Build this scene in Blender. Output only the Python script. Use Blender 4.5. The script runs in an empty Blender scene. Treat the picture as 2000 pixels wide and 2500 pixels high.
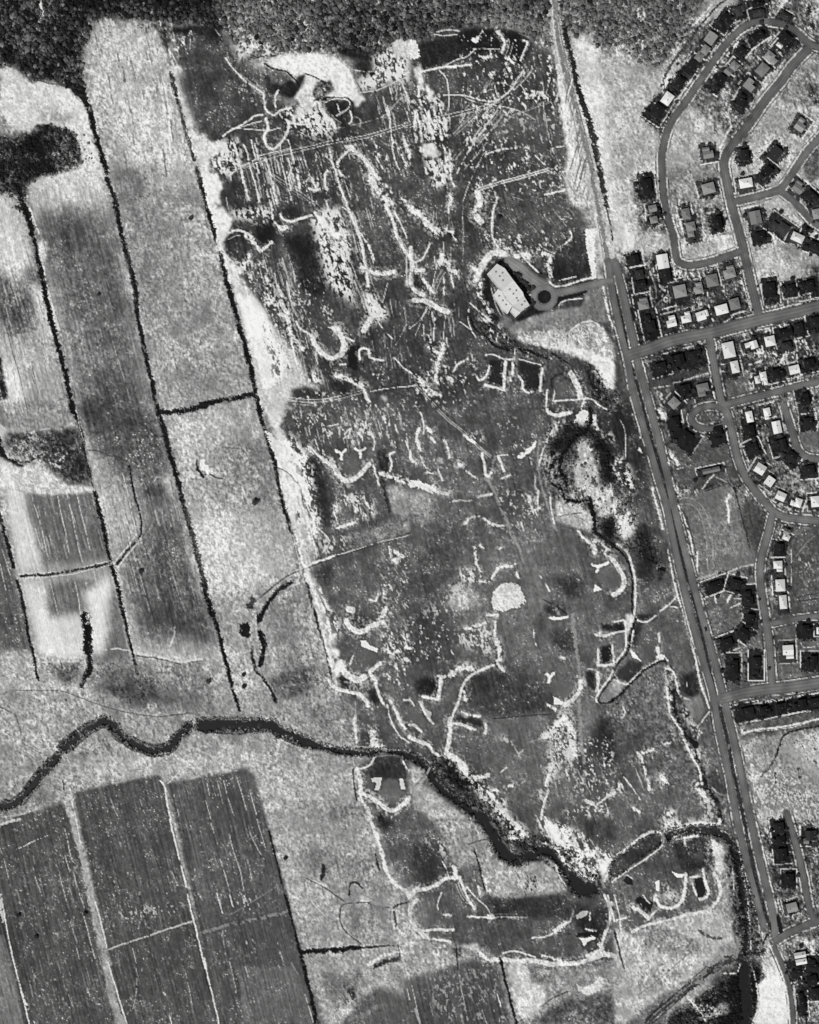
import bpy, math, random, bmesh
import numpy as np
rnd = random.Random(7)
C = bpy.context.scene
COL = C.collection
# ------------------------------------------------------------------ camera, sky, sun, exposure
M = 0.4                                   # metres of ground for each unit of the survey grid (2000 x 2500 units)
def X(u): return (u - 1000.0) * M
def Y(v): return (1250.0 - v) * M
CAM_H = 2400.0
cam_d = bpy.data.cameras.new('camera'); cam = bpy.data.objects.new('camera', cam_d); COL.objects.link(cam)
cam.location = (0, 0, CAM_H); cam.rotation_euler = (0, 0, 0)
cam_d.sensor_fit = 'VERTICAL'; cam_d.sensor_height = 24.0
cam_d.lens = 24.0 * CAM_H / (2500 * M)
cam_d.clip_start = 10.0; cam_d.clip_end = 6000.0
C.camera = cam
SUN_EL, SUN_AZ = math.radians(50), math.radians(218)      # azimuth clockwise from north; light comes from the south-west
w = bpy.data.worlds.new('World'); C.world = w; w.use_nodes = True
nt = w.node_tree; nt.nodes.clear()
sky = nt.nodes.new('ShaderNodeTexSky'); sky.sky_type = 'NISHITA'; sky.sun_disc = False
sky.sun_elevation = SUN_EL; sky.sun_rotation = SUN_AZ
bw = nt.nodes.new('ShaderNodeRGBToBW')                    # panchromatic film: the sky's light has no hue
bg = nt.nodes.new('ShaderNodeBackground'); bg.inputs['Strength'].default_value = 0.06
wo = nt.nodes.new('ShaderNodeOutputWorld')
nt.links.new(sky.outputs[0], bw.inputs[0]); nt.links.new(bw.outputs[0], bg.inputs[0]); nt.links.new(bg.outputs[0], wo.inputs[0])
sd = bpy.data.lights.new('sun', 'SUN'); sd.energy = 4.0; sd.angle = math.radians(0.5); sd.color = (1.0, 0.997, 0.99)
sun = bpy.data.objects.new('sun', sd); COL.objects.link(sun)
sun.rotation_euler = (math.radians(90) - SUN_EL, 0, math.radians(180) - SUN_AZ)
sun.location = (-300, -400, 600)
C.view_settings.view_transform = 'Standard'; C.view_settings.look = 'None'
C.view_settings.exposure = 0.0; C.view_settings.gamma = 1.0; C.view_settings.use_curve_mapping = False
KILL = 1.18                                # sunlit level ground: displayed linear value of a surface of albedo 1 (measured)

# ------------------------------------------------------------------ ground cover survey (albedo and relief of the land)
GS = 2.2; U0, V0, U1, V1 = -30.0, -30.0, 2030.0, 2530.0
NU = int((U1 - U0) / GS) + 1; NV = int((V1 - V0) / GS) + 1
gu = (U0 + GS * np.arange(NU)).astype(np.float32); gv = (V0 + GS * np.arange(NV)).astype(np.float32)
rs = np.random.RandomState(11)
def lattice(u, v, seed):
    r = np.random.RandomState(seed); T = r.rand(256, 256).astype(np.float32) * 2 - 1
    iu = np.floor(u).astype(np.int32); iv = np.floor(v).astype(np.int32)
    fu = (u - iu); fv = (v - iv); fu = fu * fu * (3 - 2 * fu); fv = fv * fv * (3 - 2 * fv)
    a = T[iv & 255, iu & 255]; b = T[iv & 255, (iu + 1) & 255]; c = T[(iv + 1) & 255, iu & 255]; d = T[(iv + 1) & 255, (iu + 1) & 255]
    return (a * (1 - fu) + b * fu) * (1 - fv) + (c * (1 - fu) + d * fu) * fv
UU, VV = np.meshgrid(gu, gv)
def fbm(su, sv, seed, octv=3, shear=0.0, gain=0.55):
    o = 0; a = 1; n = 0
    for k in range(octv):
        o = o + a * lattice((UU - shear * VV) / su * 2 ** k + 17.3 * k, VV / sv * 2 ** k + 9.1 * k, seed + k); n += a; a *= gain
    return o / n
N_BIG = fbm(95, 95, 1, 4); N_MID = fbm(24, 24, 5, 3); N_FINE = fbm(6.0, 7.5, 9, 2, shear=.2, gain=.9)
N_DOT = rs.randn(NV, NU).astype(np.float32) * .45
N_ROW = fbm(4.6, 120, 13, 2, shear=.245, gain=.9); N_ROWB = fbm(16, 90, 17, 3, shear=.245)
N_CL = fbm(9, 20, 21, 3, shear=.23, gain=.75)
WU = fbm(13, 13, 31, 3, gain=.85) + .2 * rs.randn(NV, NU).astype(np.float32); WV = fbm(13, 13, 41, 3, gain=.85) + .2 * rs.randn(NV, NU).astype(np.float32)
TONE = np.full((NV, NU), .53, np.float32); AM = np.full_like(TONE, .10); AF = np.full_like(TONE, .13); AR = np.full_like(TONE, .0)
Z = np.zeros_like(TONE); LAB = np.zeros((NV, NU), np.int16); LNAMES = ['ground']
# style: mottling, grain, rows
ST = dict(wood=(.2, .30, 0), dry=(.12, .21, .02), crop=(.11, .13, .055), turf=(.10, .085, .03), lush=(.05, .04, 0), smooth=(.03, .03, .0),
          sand=(.06, .05, 0), field=(.05, .07, .05), stub=(.10, .14, .06), water=(.02, .02, 0), yard=(.24, .34, 0), lot=(.08, .11, .02))
def label(name):
    LNAMES.append(name); return len(LNAMES) - 1
def win(us, vs, pad):
    a = max(0, int((us.min() - pad - U0) / GS)); b = min(NU, int((us.max() + pad - U0) / GS) + 2)
    c = max(0, int((vs.min() - pad - V0) / GS)); d = min(NV, int((vs.max() + pad - V0) / GS) + 2)
    return slice(c, d), slice(a, b), (a < b and c < d)
def poly_mask(p, rag, soft):
    p = np.array(p, np.float32); sl = win(p[:, 0], p[:, 1], rag * 1.5 + soft * 2 + 3)
    if not sl[2]: return None, None
    s = sl[:2]; u = UU[s] + WU[s] * rag * 1.6; v = VV[s] + WV[s] * rag * 1.6
    ins = np.zeros(u.shape, bool); n = len(p)
    for i in range(n):
        x0, y0 = p[i]; x1, y1 = p[(i + 1) % n]
        if y0 == y1: continue
        ins ^= ((y0 > v) != (y1 > v)) & (u < (x1 - x0) * (v - y0) / (y1 - y0) + x0)
    m = ins.astype(np.float32)
    k = int(round(soft / GS))
    if k > 0:
        for _ in range(2):
            for ax in (0, 1):
                cs = np.cumsum(np.pad(m, [(k + 1, k) if a == ax else (0, 0) for a in (0, 1)], mode='edge'), axis=ax)
                m = (np.take(cs, range(2 * k + 1, cs.shape[ax]), ax) - np.take(cs, range(0, cs.shape[ax] - 2 * k - 1), ax)) / (2 * k + 1)
    return s, m
def smooth_line(p, sub=4):
    p = [np.array(q, float) for q in p]
    if len(p) < 3: return p
    o = []
    for i in range(len(p) - 1):
        a = p[max(i - 1, 0)]; b = p[i]; c = p[i + 1]; d = p[min(i + 2, len(p) - 1)]
        for t in range(sub):
            t /= sub
            o.append(.5 * (2 * b + (c - a) * t + (2 * a - 5 * b + 4 * c - d) * t * t + (3 * b - a - 3 * c + d) * t ** 3))
    o.append(p[-1]); return o
def line_mask(p, wd, rag=None, brk=0., ws=None, edge=1.3):
    q = np.array(smooth_line(p), np.float32)
    if rag is None: rag = min(5., wd * .35)
    sl = win(q[:, 0], q[:, 1], wd + rag * 2 + 9 + (max(ws) if ws else 0))
    if not sl[2]: return None, None
    s = sl[:2]; D = np.full(UU[s].shape, 1e3, np.float32)
    for i in range(len(q) - 1):
        a = q[i]; b = q[i + 1]; r = wd / 2 + rag * 2 + 6
        ww = win(np.array([a[0], b[0]]), np.array([a[1], b[1]]), r)
        if not ww[2]: continue
        t = (slice(ww[0].start, ww[0].stop), slice(ww[1].start, ww[1].stop))
        u = UU[t] + WU[t] * rag * 1.5; v = VV[t] + WV[t] * rag * 1.5
        d = b - a; L = max(float(d @ d), 1e-6)
        k = np.clip(((u - a[0]) * d[0] + (v - a[1]) * d[1]) / L, 0, 1)
        dist = np.hypot(u - a[0] - k * d[0], v - a[1] - k * d[1])
        if ws is not None:
            wa = np.interp(i / 4., range(len(ws)), ws); dist = dist - (wa - wd) / 2
        tt = (slice(t[0].start - s[0].start, t[0].stop - s[0].start), slice(t[1].start - s[1].start, t[1].stop - s[1].start))
        D[tt] = np.minimum(D[tt], dist)
    m = np.clip((wd / 2 + edge / 2 - D) / edge, 0, 1) if wd > GS else np.clip((GS * .75 - D) / GS, 0, 1) * min(1, wd / GS + .25) * 1.2
    if brk > 0: m = m * np.clip((N_FINE[s] * .7 + N_MID[s] * .8 + (.62 - brk * 1.1)) * 4 + .5, 0, 1)
    return s, np.clip(m, 0, 1)
def paint(s, m, tone, st=None, keep=1.0):
    if s is None: return
    TONE[s] += (tone - TONE[s]) * m
    if st:
        a, f, r = ST[st]
        AM[s] += (a - AM[s]) * m; AF[s] += (f - AF[s]) * m; AR[s] += (r - AR[s]) * m
    else:
        AM[s] *= 1 - .6 * m; AF[s] *= 1 - .35 * m; AR[s] *= 1 - m
def run(ops):
    ox = oy = 0.; sc = 3.45
    for ln in ops.strip().splitlines():
        ln = ln.split('#')[0].strip()
        if not ln: continue
        if ln[0] == 'T':
            t = ln.split(); ox, oy = float(t[1]), float(t[2]); sc = float(t[3]) if len(t) > 3 else 3.45; continue
        h, pts = ln.split(':'); h = h.split(); op = h[0]
        f = [float(x) for x in pts.split()]; P = [(ox + f[i] / sc, oy + f[i + 1] / sc) for i in range(0, len(f) - 1, 2)]
        lab = None
        if h[-1][0] == '@': lab = h.pop()[1:]
        if op == 'P':      # P style tone rag soft
            rg, sf = float(h[3]) / sc, float(h[4]) / sc; tn = float(h[2])
            if h[1] == 'turf' and sf > 1.5: rg, sf = max(rg * 1.5, 3.), sf * 1.9
            if h[1] == 'dry' and tn > .7: rg, sf = rg * 2.2 + 1, sf * .5
            s, m = poly_mask(P, rg, sf)
            if s is None: continue
            paint(s, m, float(h[2]), h[1] if h[1] != '-' else None)
        elif op == 'A':    # A tone alpha rag soft : tint only
            s, m = poly_mask(P, float(h[3]) / sc, float(h[4]) / sc)
            if s is None: continue
            TONE[s] += (float(h[1]) - TONE[s]) * m * float(h[2])
        elif op == 'L':    # L count tone width length tilt : long thin streaks lying along one direction inside an area
            s, m = poly_mask(P, 14 / sc, 6 / sc); q = np.array(P); rr = random.Random(int(sum(f)))
            if s is None: continue
            M2 = np.zeros_like(TONE); M2[s] = m; n = int(h[1]); tries = 0
            while n > 0 and tries < 4000:
                tries += 1; u = rr.uniform(q[:, 0].min(), q[:, 0].max()); v = rr.uniform(q[:, 1].min(), q[:, 1].max())
                i = int((v - V0) / GS); j = int((u - U0) / GS)
                if not (0 <= i < NV and 0 <= j < NU) or M2[i, j] < .5: continue
                n -= 1; L = rr.uniform(.3, 1.) * float(h[4]) / sc; a = math.radians(float(h[5]) + rr.gauss(0, 2.5)); du, dv = math.sin(a) * L, math.cos(a) * L
                wd = rr.uniform(.5, 1.25) * float(h[3]) / sc
                s4, m4 = line_mask([(u - du / 2, v - dv / 2), (u + rr.uniform(-1, 1), v), (u + du / 2, v + dv / 2)], wd, min(1.6, wd * .4), rr.uniform(.1, .45))
                if s4 is not None: paint(s4, m4 * rr.uniform(.5, 1), float(h[2]) * rr.uniform(.82, 1.08))
            continue
        elif op == 'K':    # K tone thr : broken drift of patches in a polygon
            s, m = poly_mask(P, 12 / sc, 22 / sc)
            if s is None: continue
            n = N_CL[s] * .72 + N_FINE[s] * .5 + N_DOT[s] * .16; m = m * np.clip((n - float(h[2])) * 5, 0, 1); paint(s, m, float(h[1]))
        elif op in 'SsDd':
            if op == 's': wd, tn, bk = float(h[1]), .86, (float(h[2]) * .6 if len(h) > 2 else .1)
            else: wd, tn, bk = float(h[1]), float(h[2]), float(h[3])
            rg = None
            if op == 's' and bk <= .07 and wd > 12: bk = 0; rg = min(1.6, wd / sc * .2)     # firm, unbroken bank
            s, m = line_mask(P, wd / sc * (.92 if op == 's' else (.86 if lab == 'river' else 1)), rg, bk)
            if s is None: continue
            paint(s, m, tn if op != 's' else tn - .05 + .16 * N_FINE[s] + .11 * N_DOT[s] + .08 * N_MID[s])
            if op == 's' and wd >= 12:                      # loose soil spread thinly beside the strip
                s3, m3 = line_mask(P, wd / sc * 2.6, 3.5, .45, edge=5.)
                if s3 is not None:
                    m3 = m3 * np.clip(.30 + .55 * N_DOT[s3] + .9 * N_FINE[s3], 0, .75); TONE[s3] += np.maximum(.62 - TONE[s3], 0) * m3
            if op == 'D':
                s2, m2 = line_mask(P, wd / sc * .8, 1, 0, edge=wd / sc * .5); Z[s2] = np.minimum(Z[s2], -float(h[4]) * m2)
            if op == 's' and wd >= 14 and bk <= .3: Z[s] = np.maximum(Z[s], .25 * m)
        elif op == 'W':    # W w gap tone brk : pair of wheel tracks
            g = float(h[2]) / sc / 2; q = smooth_line(P, 3)
            for sg in (-1, 1):
                r = []
                for i in range(len(q)):
                    d = q[min(i + 1, len(q) - 1)] - q[max(i - 1, 0)]; d = d / (np.hypot(*d) + 1e-6); r.append((q[i][0] - d[1] * g * sg, q[i][1] + d[0] * g * sg))
                s, m = line_mask(r[::3] + [r[-1]] if len(r) > 6 else r, float(h[1]) / sc, .6, float(h[4]))
                if s is not None: paint(s, m, float(h[3]))
            continue
        if op == 'P' and h[1] in ('sand', 'lush'): lab = 'sand_bunker' if h[1] == 'sand' else ('putting_green' if float(h[2]) > .29 else 'tee_ground')
        if lab and s is not None: LAB[s][m > .5] = label(lab) if lab not in ONE else ONE[lab]
ONE = {}
for n in ('river', 'drainage_ditch', 'golf_turf', 'sand', 'pond', 'scrub_ground', 'garden_ground', 'dirt_road'): ONE[n] = label(n)

# traced survey: P/A areas (dark turf at the clubhouse edges includes its painted shadow), K drifts, S/s strips, D ditches, W wheel tracks
OPS='''
T 0 0 .8625
P dry .58 4 8 : -30 -30 1760 -30 1760 2200 -30 2200
P wood .22 8 10 @scrub_ground : -30 -30 520 -30 520 75 470 66 400 50 330 45 230 38 205 50 190 92 180 205 140 182 100 172 60 166 30 140 -30 140
P wood .40 10 14 @scrub_ground : 420 -30 1172 -30 1165 48 1000 50 940 58 885 90 860 84 780 112 640 108 560 112 520 118 490 90 470 50
A .60 .5 10 12 : 440 -10 560 -10 600 40 560 120 500 100 470 50
A .22 .55 14 20 : 640 -10 860 -10 1000 40 900 90 700 100
A .5 .5 14 20 : 620 -20 720 -20 700 30 640 20
A .25 .5 8 8 : 380 10 440 0 440 40 380 40
P wood .19 6 8 @scrub_ground : -30 290 0 280 20 300 90 262 130 268 178 278 205 345 172 358 100 378 62 395 50 440 -30 425
A .32 .6 10 12 : 110 280 190 280 205 345 150 350 110 330
P crop .68 4 6 @crop_field : 60 395 110 378 200 355 230 400 270 600 330 860 380 1060 440 1300 490 1420 270 1390 230 1180 140 760 85 590
A .42 1 12 24 : 80 440 220 445 262 560 300 700 330 860 380 1060 350 1110 260 1060 200 930 150 800 110 640
A .33 .9 12 14 : 170 835 215 850 235 870 330 868 340 905 365 985 250 985 195 920 170 880
A .62 .7 10 16 : 225 1030 290 1040 300 1100 270 1190 235 1180
A .33 .75 12 16 : 300 1120 380 1070 430 1260 470 1360 300 1350 250 1200
A .56 .8 10 12 : 240 660 290 640 280 590 310 700 300 740 270 700
A .34 .4 10 14 : 85 440 170 440 160 560 100 560
P dry .64 4 5 @crop_field : 200 38 330 45 365 140 375 170 430 430 490 640 540 830 340 868 300 720 260 540 225 330 180 220 175 120
A .58 .8 14 30 : 240 400 420 420 500 700 540 830 340 860 280 600
A .50 .6 14 20 : 255 420 330 420 340 640 290 650
A .66 .6 10 20 : 200 60 330 60 380 250 390 380 260 350 200 200
P dry .62 4 4 @crop_field : 350 872 545 838 590 1010 640 1220 700 1440 620 1500 480 1490 460 1370 400 1080
A .70 .8 10 14 : 355 875 540 842 570 930 480 940 400 1000 380 980
A .52 .6 18 20 : 450 930 560 920 590 1050 560 1100 460 1060 400 1120
A .72 .7 10 14 : 400 1100 560 1060 640 1200 560 1240 420 1260
A .50 .6 10 12 : 545 1240 620 1200 690 1430 640 1440 560 1300
A .45 .6 10 12 : 590 1380 700 1400 720 1450 600 1470
P stub .66 3 4 @crop_field : -30 420 10 405 45 420 70 560 110 740 140 840 0 850 -30 800
A .50 .7 12 20 : 10 580 100 600 125 700 60 720 20 680
A .36 .7 8 10 : 5 560 80 640 100 700 20 660
A .84 .9 6 8 : 65 610 100 600 125 700 110 715 80 700
A .88 .8 6 8 : 0 780 25 760 60 830 25 848 10 830
P stub .55 4 4 @crop_field : 0 870 150 870 175 950 0 960
A .80 .9 5 4 : -20 900 60 905 60 915 -20 920
P field .42 3 4 @crop_field : 0 985 185 1000 235 1180 275 1395 80 1390 40 1210
A .80 .95 5 6 : 0 980 45 990 60 1080 95 1210 105 1380 78 1385 40 1210 18 1100
A .66 .7 5 6 : 40 1195 230 1175 235 1215 45 1235
A .85 .95 6 7 : 240 1200 230 1300 220 1380 190 1380 185 1280 175 1250
A .86 .9 6 6 : 80 1260 160 1380 170 1395 90 1398
A .62 .5 6 6 : 0 960 185 985 185 1010 0 1000
A .82 .9 6 8 : 85 1300 190 1290 190 1385 90 1390
P field .36 2 3 @crop_field : -30 1120 8 1120 35 1230 60 1330 70 1400 -30 1400
P dry .60 4 5 : -30 1380 480 1395 600 1480 560 1500 200 1505 110 1590 -30 1690
A .36 .6 12 14 : 150 1420 270 1400 360 1440 340 1480 220 1460
A .44 .6 14 14 : 200 1395 430 1400 450 1500 330 1490 220 1450
P dry .60 3 4 : 0 1705 130 1600 200 1540 350 1590 430 1545 590 1545 760 1590 800 1700 850 1830 880 1870 880 1960 1290 2030 1700 1900 1700 2200 -30 2200
A .72 .6 8 8 : 210 1545 330 1600 480 1570 560 1580 500 1640 360 1640 160 1650
A .52 .7 6 10 : 0 1700 140 1640 540 1620 540 1640 0 1740
P field .325 2 2 @crop_field : -30 1745 50 1715 130 1692 145 1720 180 1840 200 1960 250 2200 55 2200 30 2100 0 1970 -30 1900
P field .33 2 2 @crop_field : 155 1668 335 1632 345 1655 390 1850 440 2040 468 2200 265 2200 230 2010 190 1840
P field .34 2 2 @crop_field : 352 1650 520 1618 540 1640 610 1900 650 2060 690 2200 468 2200 400 1860
P field .45 2 2 @crop_field : -30 1960 8 1970 60 2200 -30 2200
P field .36 3 3 @crop_field : 650 2070 760 2060 845 2100 690 2170 600 2080
P dry .62 4 4 : 540 1640 740 1650 800 1700 850 1900 870 1980 840 2060 760 2100 690 2200 655 2050 620 1900
A .44 .5 10 10 : 640 1780 720 1790 715 1830 690 1850 650 1840
A .46 .5 10 12 : 700 1800 820 1800 830 1880 740 1880
P field .33 5 4 @crop_field : 855 2060 1000 2020 1050 2030 1085 2200 865 2200 850 2120
P field .36 4 4 @crop_field : 700 2165 780 2130 850 2090 870 2200 700 2200
P dry .56 5 5 : 1058 2050 1300 2040 1500 1910 1560 1980 1420 2080 1230 2200 1085 2200
P dry .70 4 4 : 1290 1960 1420 1935 1500 1900 1560 1970 1500 2000 1320 2040
A .50 .7 10 12 : 1300 1960 1400 1950 1440 2020 1340 2010
P wood .17 5 6 @scrub_ground : 1380 2160 1500 2080 1620 2020 1560 2200 1280 2200
P dry .44 6 6 : 1140 2200 1240 2110 1420 2090 1380 2200
A .10 .6 6 6 : 1500 2060 1590 2010 1600 2200 1510 2200
P dry .82 4 6 : 1612 2050 1650 2020 1665 2100 1685 2200 1590 2200 1600 2110
P turf .30 5 4 @golf_turf : 365 68 462 55 482 90 520 130 560 190 610 225 700 215 745 225 760 110 885 112 888 78 940 58 1040 60 1100 80 1140 105 1165 150 1182 200 1190 300 1205 400 1238 480 1250 590 1285 640 1312 740 1330 860 1370 1000 1400 1130 1422 1250 1460 1400 1500 1520 1520 1700 1525 1740 1510 1830 1506 1900 1420 1937 1310 1965 1290 2030 1150 2030 1050 2008 880 1970 862 1900 880 1870 825 1830 790 1700 757 1672 755 1620 800 1590 748 1570 755 1490 700 1432 690 1350 640 1230 605 1000 580 960 560 840 520 680 470 560 455 480 440 320 395 190 372 130
P dry .84 3 4 : 372 135 400 160 410 270 440 320 440 420 480 480 510 590 560 680 590 780 620 820 590 900 640 990 640 1060 680 1200 690 1290 712 1340 700 1410 730 1430 710 1445 690 1400 640 1210 600 1010 555 850 510 660 470 560 445 440 400 270 362 150
P turf .355 8 10 : 610 820 1330 860 1400 1130 1500 1520 1525 1740 1506 1900 1290 2030 1050 2008 880 1970 862 1900 790 1700 757 1650 800 1590 755 1490 720 1400 660 1230 640 1000
P turf .40 12 20 : 900 1120 1300 1090 1330 1250 1440 1350 1510 1640 1510 1720 1300 1720 1270 1800 960 1580 860 1450 820 1200
P turf .31 8 12 : 985 1415 1110 1405 1190 1440 1190 1490 1010 1500 975 1460
P turf .30 10 12 : 880 1150 960 1070 1060 1070 1000 1120 980 1180 900 1280 830 1300 790 1230
P turf .42 10 12 : 1000 1160 1080 1150 1110 1220 1010 1230 980 1200
P turf .31 8 14 : 860 1290 1000 1300 960 1350 940 1400 840 1380
P turf .29 8 14 : 1240 1550 1330 1560 1320 1640 1230 1620
P turf .40 6 8 : 1400 1330 1440 1300 1480 1480 1440 1500 1400 1420
P dry .40 10 12 : 1230 1420 1380 1400 1420 1500 1500 1600 1490 1690 1380 1660 1330 1560 1260 1540
P turf .36 8 10 : 1250 1180 1310 1200 1340 1300 1300 1310 1200 1220
P yard .40 6 4 @garden_ground : 1300 500 1520 520 1760 560 1760 1530 1530 1520 1500 1400 1420 1060 1380 900 1330 700
P dry .66 4 6 : 1200 -30 1760 -30 1760 560 1300 540 1270 420 1220 230 1190 60
P wood .45 8 10 @scrub_ground : 1160 -30 1500 -30 1440 80 1380 150 1300 100 1230 90 1180 60
A .46 .6 10 14 : 1220 40 1420 40 1400 150 1280 130
P dry .80 5 8 : 1205 62 1230 80 1250 70 1270 160 1290 250 1290 380 1330 500 1300 520 1270 400 1230 250 1215 140
A .70 .5 8 10 : 1290 60 1410 180 1380 400 1300 500 1290 250
P yard .43 5 4 @garden_ground : 1355 240 1520 40 1560 -10 1700 -10 1760 60 1760 120 1560 350 1500 240 1420 330
P dry .66 4 4 : 1420 200 1470 230 1530 290 1510 340 1530 430 1540 520 1430 560 1420 460 1400 350 1405 260
P dry .62 4 6 : 1590 150 1690 100 1760 150 1760 400 1590 390 1560 350 1580 290
P yard .38 4 4 @garden_ground : 1420 430 1525 430 1520 500 1425 500
P yard .38 4 4 @garden_ground : 1330 370 1400 380 1415 490 1350 490
P dry .64 3 3 : 1440 500 1555 480 1565 540 1450 560
P dry .62 4 6 : 1575 420 1640 440 1700 560 1640 600 1590 590
P dry .70 6 8 : 1590 540 1680 530 1700 590 1600 600
P yard .30 6 4 @garden_ground : 1310 590 1560 570 1600 660 1340 730
P lot .36 3 3 : 1350 770 1500 740 1520 840 1380 860
P lot .36 3 3 : 1390 860 1540 870 1560 1010 1430 1030
P lot .42 2 3 : 1430 1040 1560 1040 1620 1100 1600 1190 1470 1220
P lot .29 3 3 : 1570 1040 1640 1110 1610 1200 1560 1100
P lot .38 2 2 : 1480 1230 1610 1210 1620 1440 1530 1460
P lot .38 2 3 : 1640 1110 1760 1100 1760 1440 1630 1440
P lot .36 2 3 : 1540 1480 1760 1440 1760 1530 1560 1560
P dry .58 4 5 : 1560 1560 1760 1530 1760 1720 1600 1760
A .76 .6 6 8 : 1640 1570 1760 1540 1760 1640 1680 1620
A .78 .5 6 8 : 1600 1700 1700 1720 1640 1830 1600 1800
P yard .36 5 4 @garden_ground : 1600 1740 1760 1720 1760 2200 1680 2200 1650 2000
A .40 .8 6 5 : 1500 1640 1560 1600 1600 1760 1640 1980 1560 1980 1520 1740
P wood .28 6 4 @scrub_ground : 1525 1745 1548 1765 1580 1860 1600 1960 1600 2020 1540 1960 1560 1880
P wood .42 6 6 @scrub_ground : 1380 1130 1400 1200 1270 1130 1240 1080 1160 1050 1140 980 1150 900 1180 880 1250 880 1270 930 1320 1000 1340 1100 1310 1130
P turf .24 6 6 : 1255 860 1330 850 1360 960 1370 1040 1330 1090 1300 960 1250 920
P wood .36 6 6 @scrub_ground : 1000 640 1050 700 1100 730 1180 760 1290 820 1330 860 1270 870 1230 790 1150 760 1060 740 1010 700
P wood .30 5 5 @scrub_ground : 905 1590 960 1600 1000 1640 1080 1740 1120 1760 1180 1780 1230 1810 1270 1850 1265 1870 1200 1880 1180 1850 1120 1790 1050 1780 1010 1750 960 1680 910 1640
T 0 0
P dry .80 5 20 : 0 590 60 560 180 620 250 690 400 690 560 730 640 820 720 900 780 1180 840 1420 800 1440 720 1420 620 1100 340 1040 250 1120 130 1100 40 1000 0 950
P dry .76 5 25 : 700 1150 780 1180 860 1450 900 1600 820 1600 500 1560 280 1600 220 1560 300 1500 600 1430 690 1380
A .60 .6 8 30 : 350 900 600 950 640 1050 360 1010
D 26 .10 0 .5 : 560 700 640 780 700 830
S 8 .15 .3 : 250 650 400 700 500 715 570 730
S 28 .82 .2 : 330 0 345 60 365 120
S 10 .12 .3 : 1000 120 1100 125 1240 150 1340 200
K .14 .2 : 780 140 980 150 960 330 800 340
K .12 .0 : 1100 260 1220 160 1330 190 1290 260 1180 300 1110 300
K .15 .2 : 680 410 730 400 730 500 690 490
K .20 .3 : 400 1060 700 1090 700 1350 400 1350
P turf .12 4 8 : 1380 250 1500 230 1725 215 1725 300 1600 290 1450 280
K .85 .1 : 1380 320 1420 300 1500 330 1600 290 1640 360 1600 400 1500 480 1440 440
K .84 .15 : 1580 620 1700 700 1700 900 1640 980 1600 900
K .80 .0 : 1640 1000 1725 1060 1725 1230 1690 1200
P wood .24 5 8 : 1250 210 1400 200 1450 240 1400 480 1450 560 1380 400 1330 260
S 6 .85 .2 : 1450 450 1490 540 1540 620
s 8 .3 : 1590 300 1610 260 1600 400
S 7 .30 .2 : 1060 360 1100 520
S 8 .25 .25 : 1370 700 1400 880 1410 970 1340 1010
S 6 .35 .3 : 1250 820 1270 950
S 5 .30 .3 : 1480 1150 1510 1330
A .52 .7 12 30 : 940 400 1010 430 1000 560 950 560
A .45 .6 12 30 : 1120 640 1280 640 1400 850 1300 880 1180 780
A .42 .5 12 30 : 1060 1440 1200 1480 1250 1600 1100 1700 1060 1600
T 500 0
P turf .30 5 16 : 0 310 190 350 250 560 400 700 520 800 560 920 400 960 300 1040 180 1090 60 1150 -60 1100 -220 700 -150 420
P turf .13 5 16 : 0 215 130 220 160 340 100 380 0 330
P turf .28 5 12 : 400 640 480 590 620 600 740 680 790 760 740 830 640 800 560 810 480 760
P turf .22 4 8 : 990 850 1200 830 1240 860 1240 1000 1150 1060 1050 1000
P dry .84 5 12 : 500 520 600 480 700 460 900 450 1000 470 1130 490 1200 560 1260 680 1290 780 1350 830 1290 900 1250 850 1200 820 1010 820 950 880 900 920 850 960 760 1020 720 1000 800 900 790 840 720 810 820 740 850 640 760 620 700 590 620 570
P turf .16 3 5 : 780 650 850 620 830 680 800 750 740 830 640 790 560 800 520 740 500 640 600 600 700 640 760 710
A .38 .8 6 10 : 500 560 640 590 720 660 640 720 560 680
P wood .34 5 6 : 950 680 1060 680 1090 760 1000 830 920 850 910 780
P turf .10 3 4 : 810 800 880 795 885 855 820 850
S 22 .08 .05 : 900 850 960 840 1020 830
S 12 .12 .2 : 1020 820 1120 825 1190 825 1240 860 1250 920 1240 1000
S 12 .12 .2 : 850 620 930 650 1000 690 1050 700
S 14 .12 .2 : 500 540 600 580 700 610 760 670 800 720
S 8 .80 .0 : 880 780 885 880
S 14 .12 .25 : 370 220 430 300 490 380 560 410
S 40 .10 .2 : 340 480 430 470
S 18 .14 .3 : 430 480 520 470 610 465
K .75 -.1 : 250 380 400 300 600 400 560 480 400 460 280 540
P turf .17 4 6 : 1100 410 1500 410 1560 440 1430 520 1250 510 1180 480
P turf .17 6 6 : 1240 520 1440 520 1440 640 1260 600
K .80 -.25 : 1420 460 1560 400 1600 340 1725 330 1725 700 1560 690 1440 760 1300 780 1290 660 1420 600
P dry .78 5 14 : 1560 380 1640 330 1725 340 1725 480 1600 480
S 7 .82 .15 : 1250 590 1400 605 1725 610
S 14 .10 .3 : 1525 100 1525 290
S 12 .14 .4 : 1380 180 1430 300
s 8 .2 : 70 220 130 300
s 12 .2 : 180 490 230 570 280 620 350 690 430 740 500 790
W 4 24 .70 .3 : 300 640 400 720 480 790
s 18 .1 : 500 790 500 860 520 930 580 970 620 940 660 920 730 910
s 14 .15 : 620 760 590 850 600 920
S 12 .70 .2 : 620 940 660 1000 720 1020
s 26 .05 : 520 1000 535 1090 505 1130 510 1190 545 1250 590 1250 640 1200 690 1130 710 1060 700 1020
S 14 .82 .2 : 490 970 420 980 300 1060 200 1110 80 1220 0 1290
S 8 .78 .2 : 480 1020 400 1040 280 1080
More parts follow.
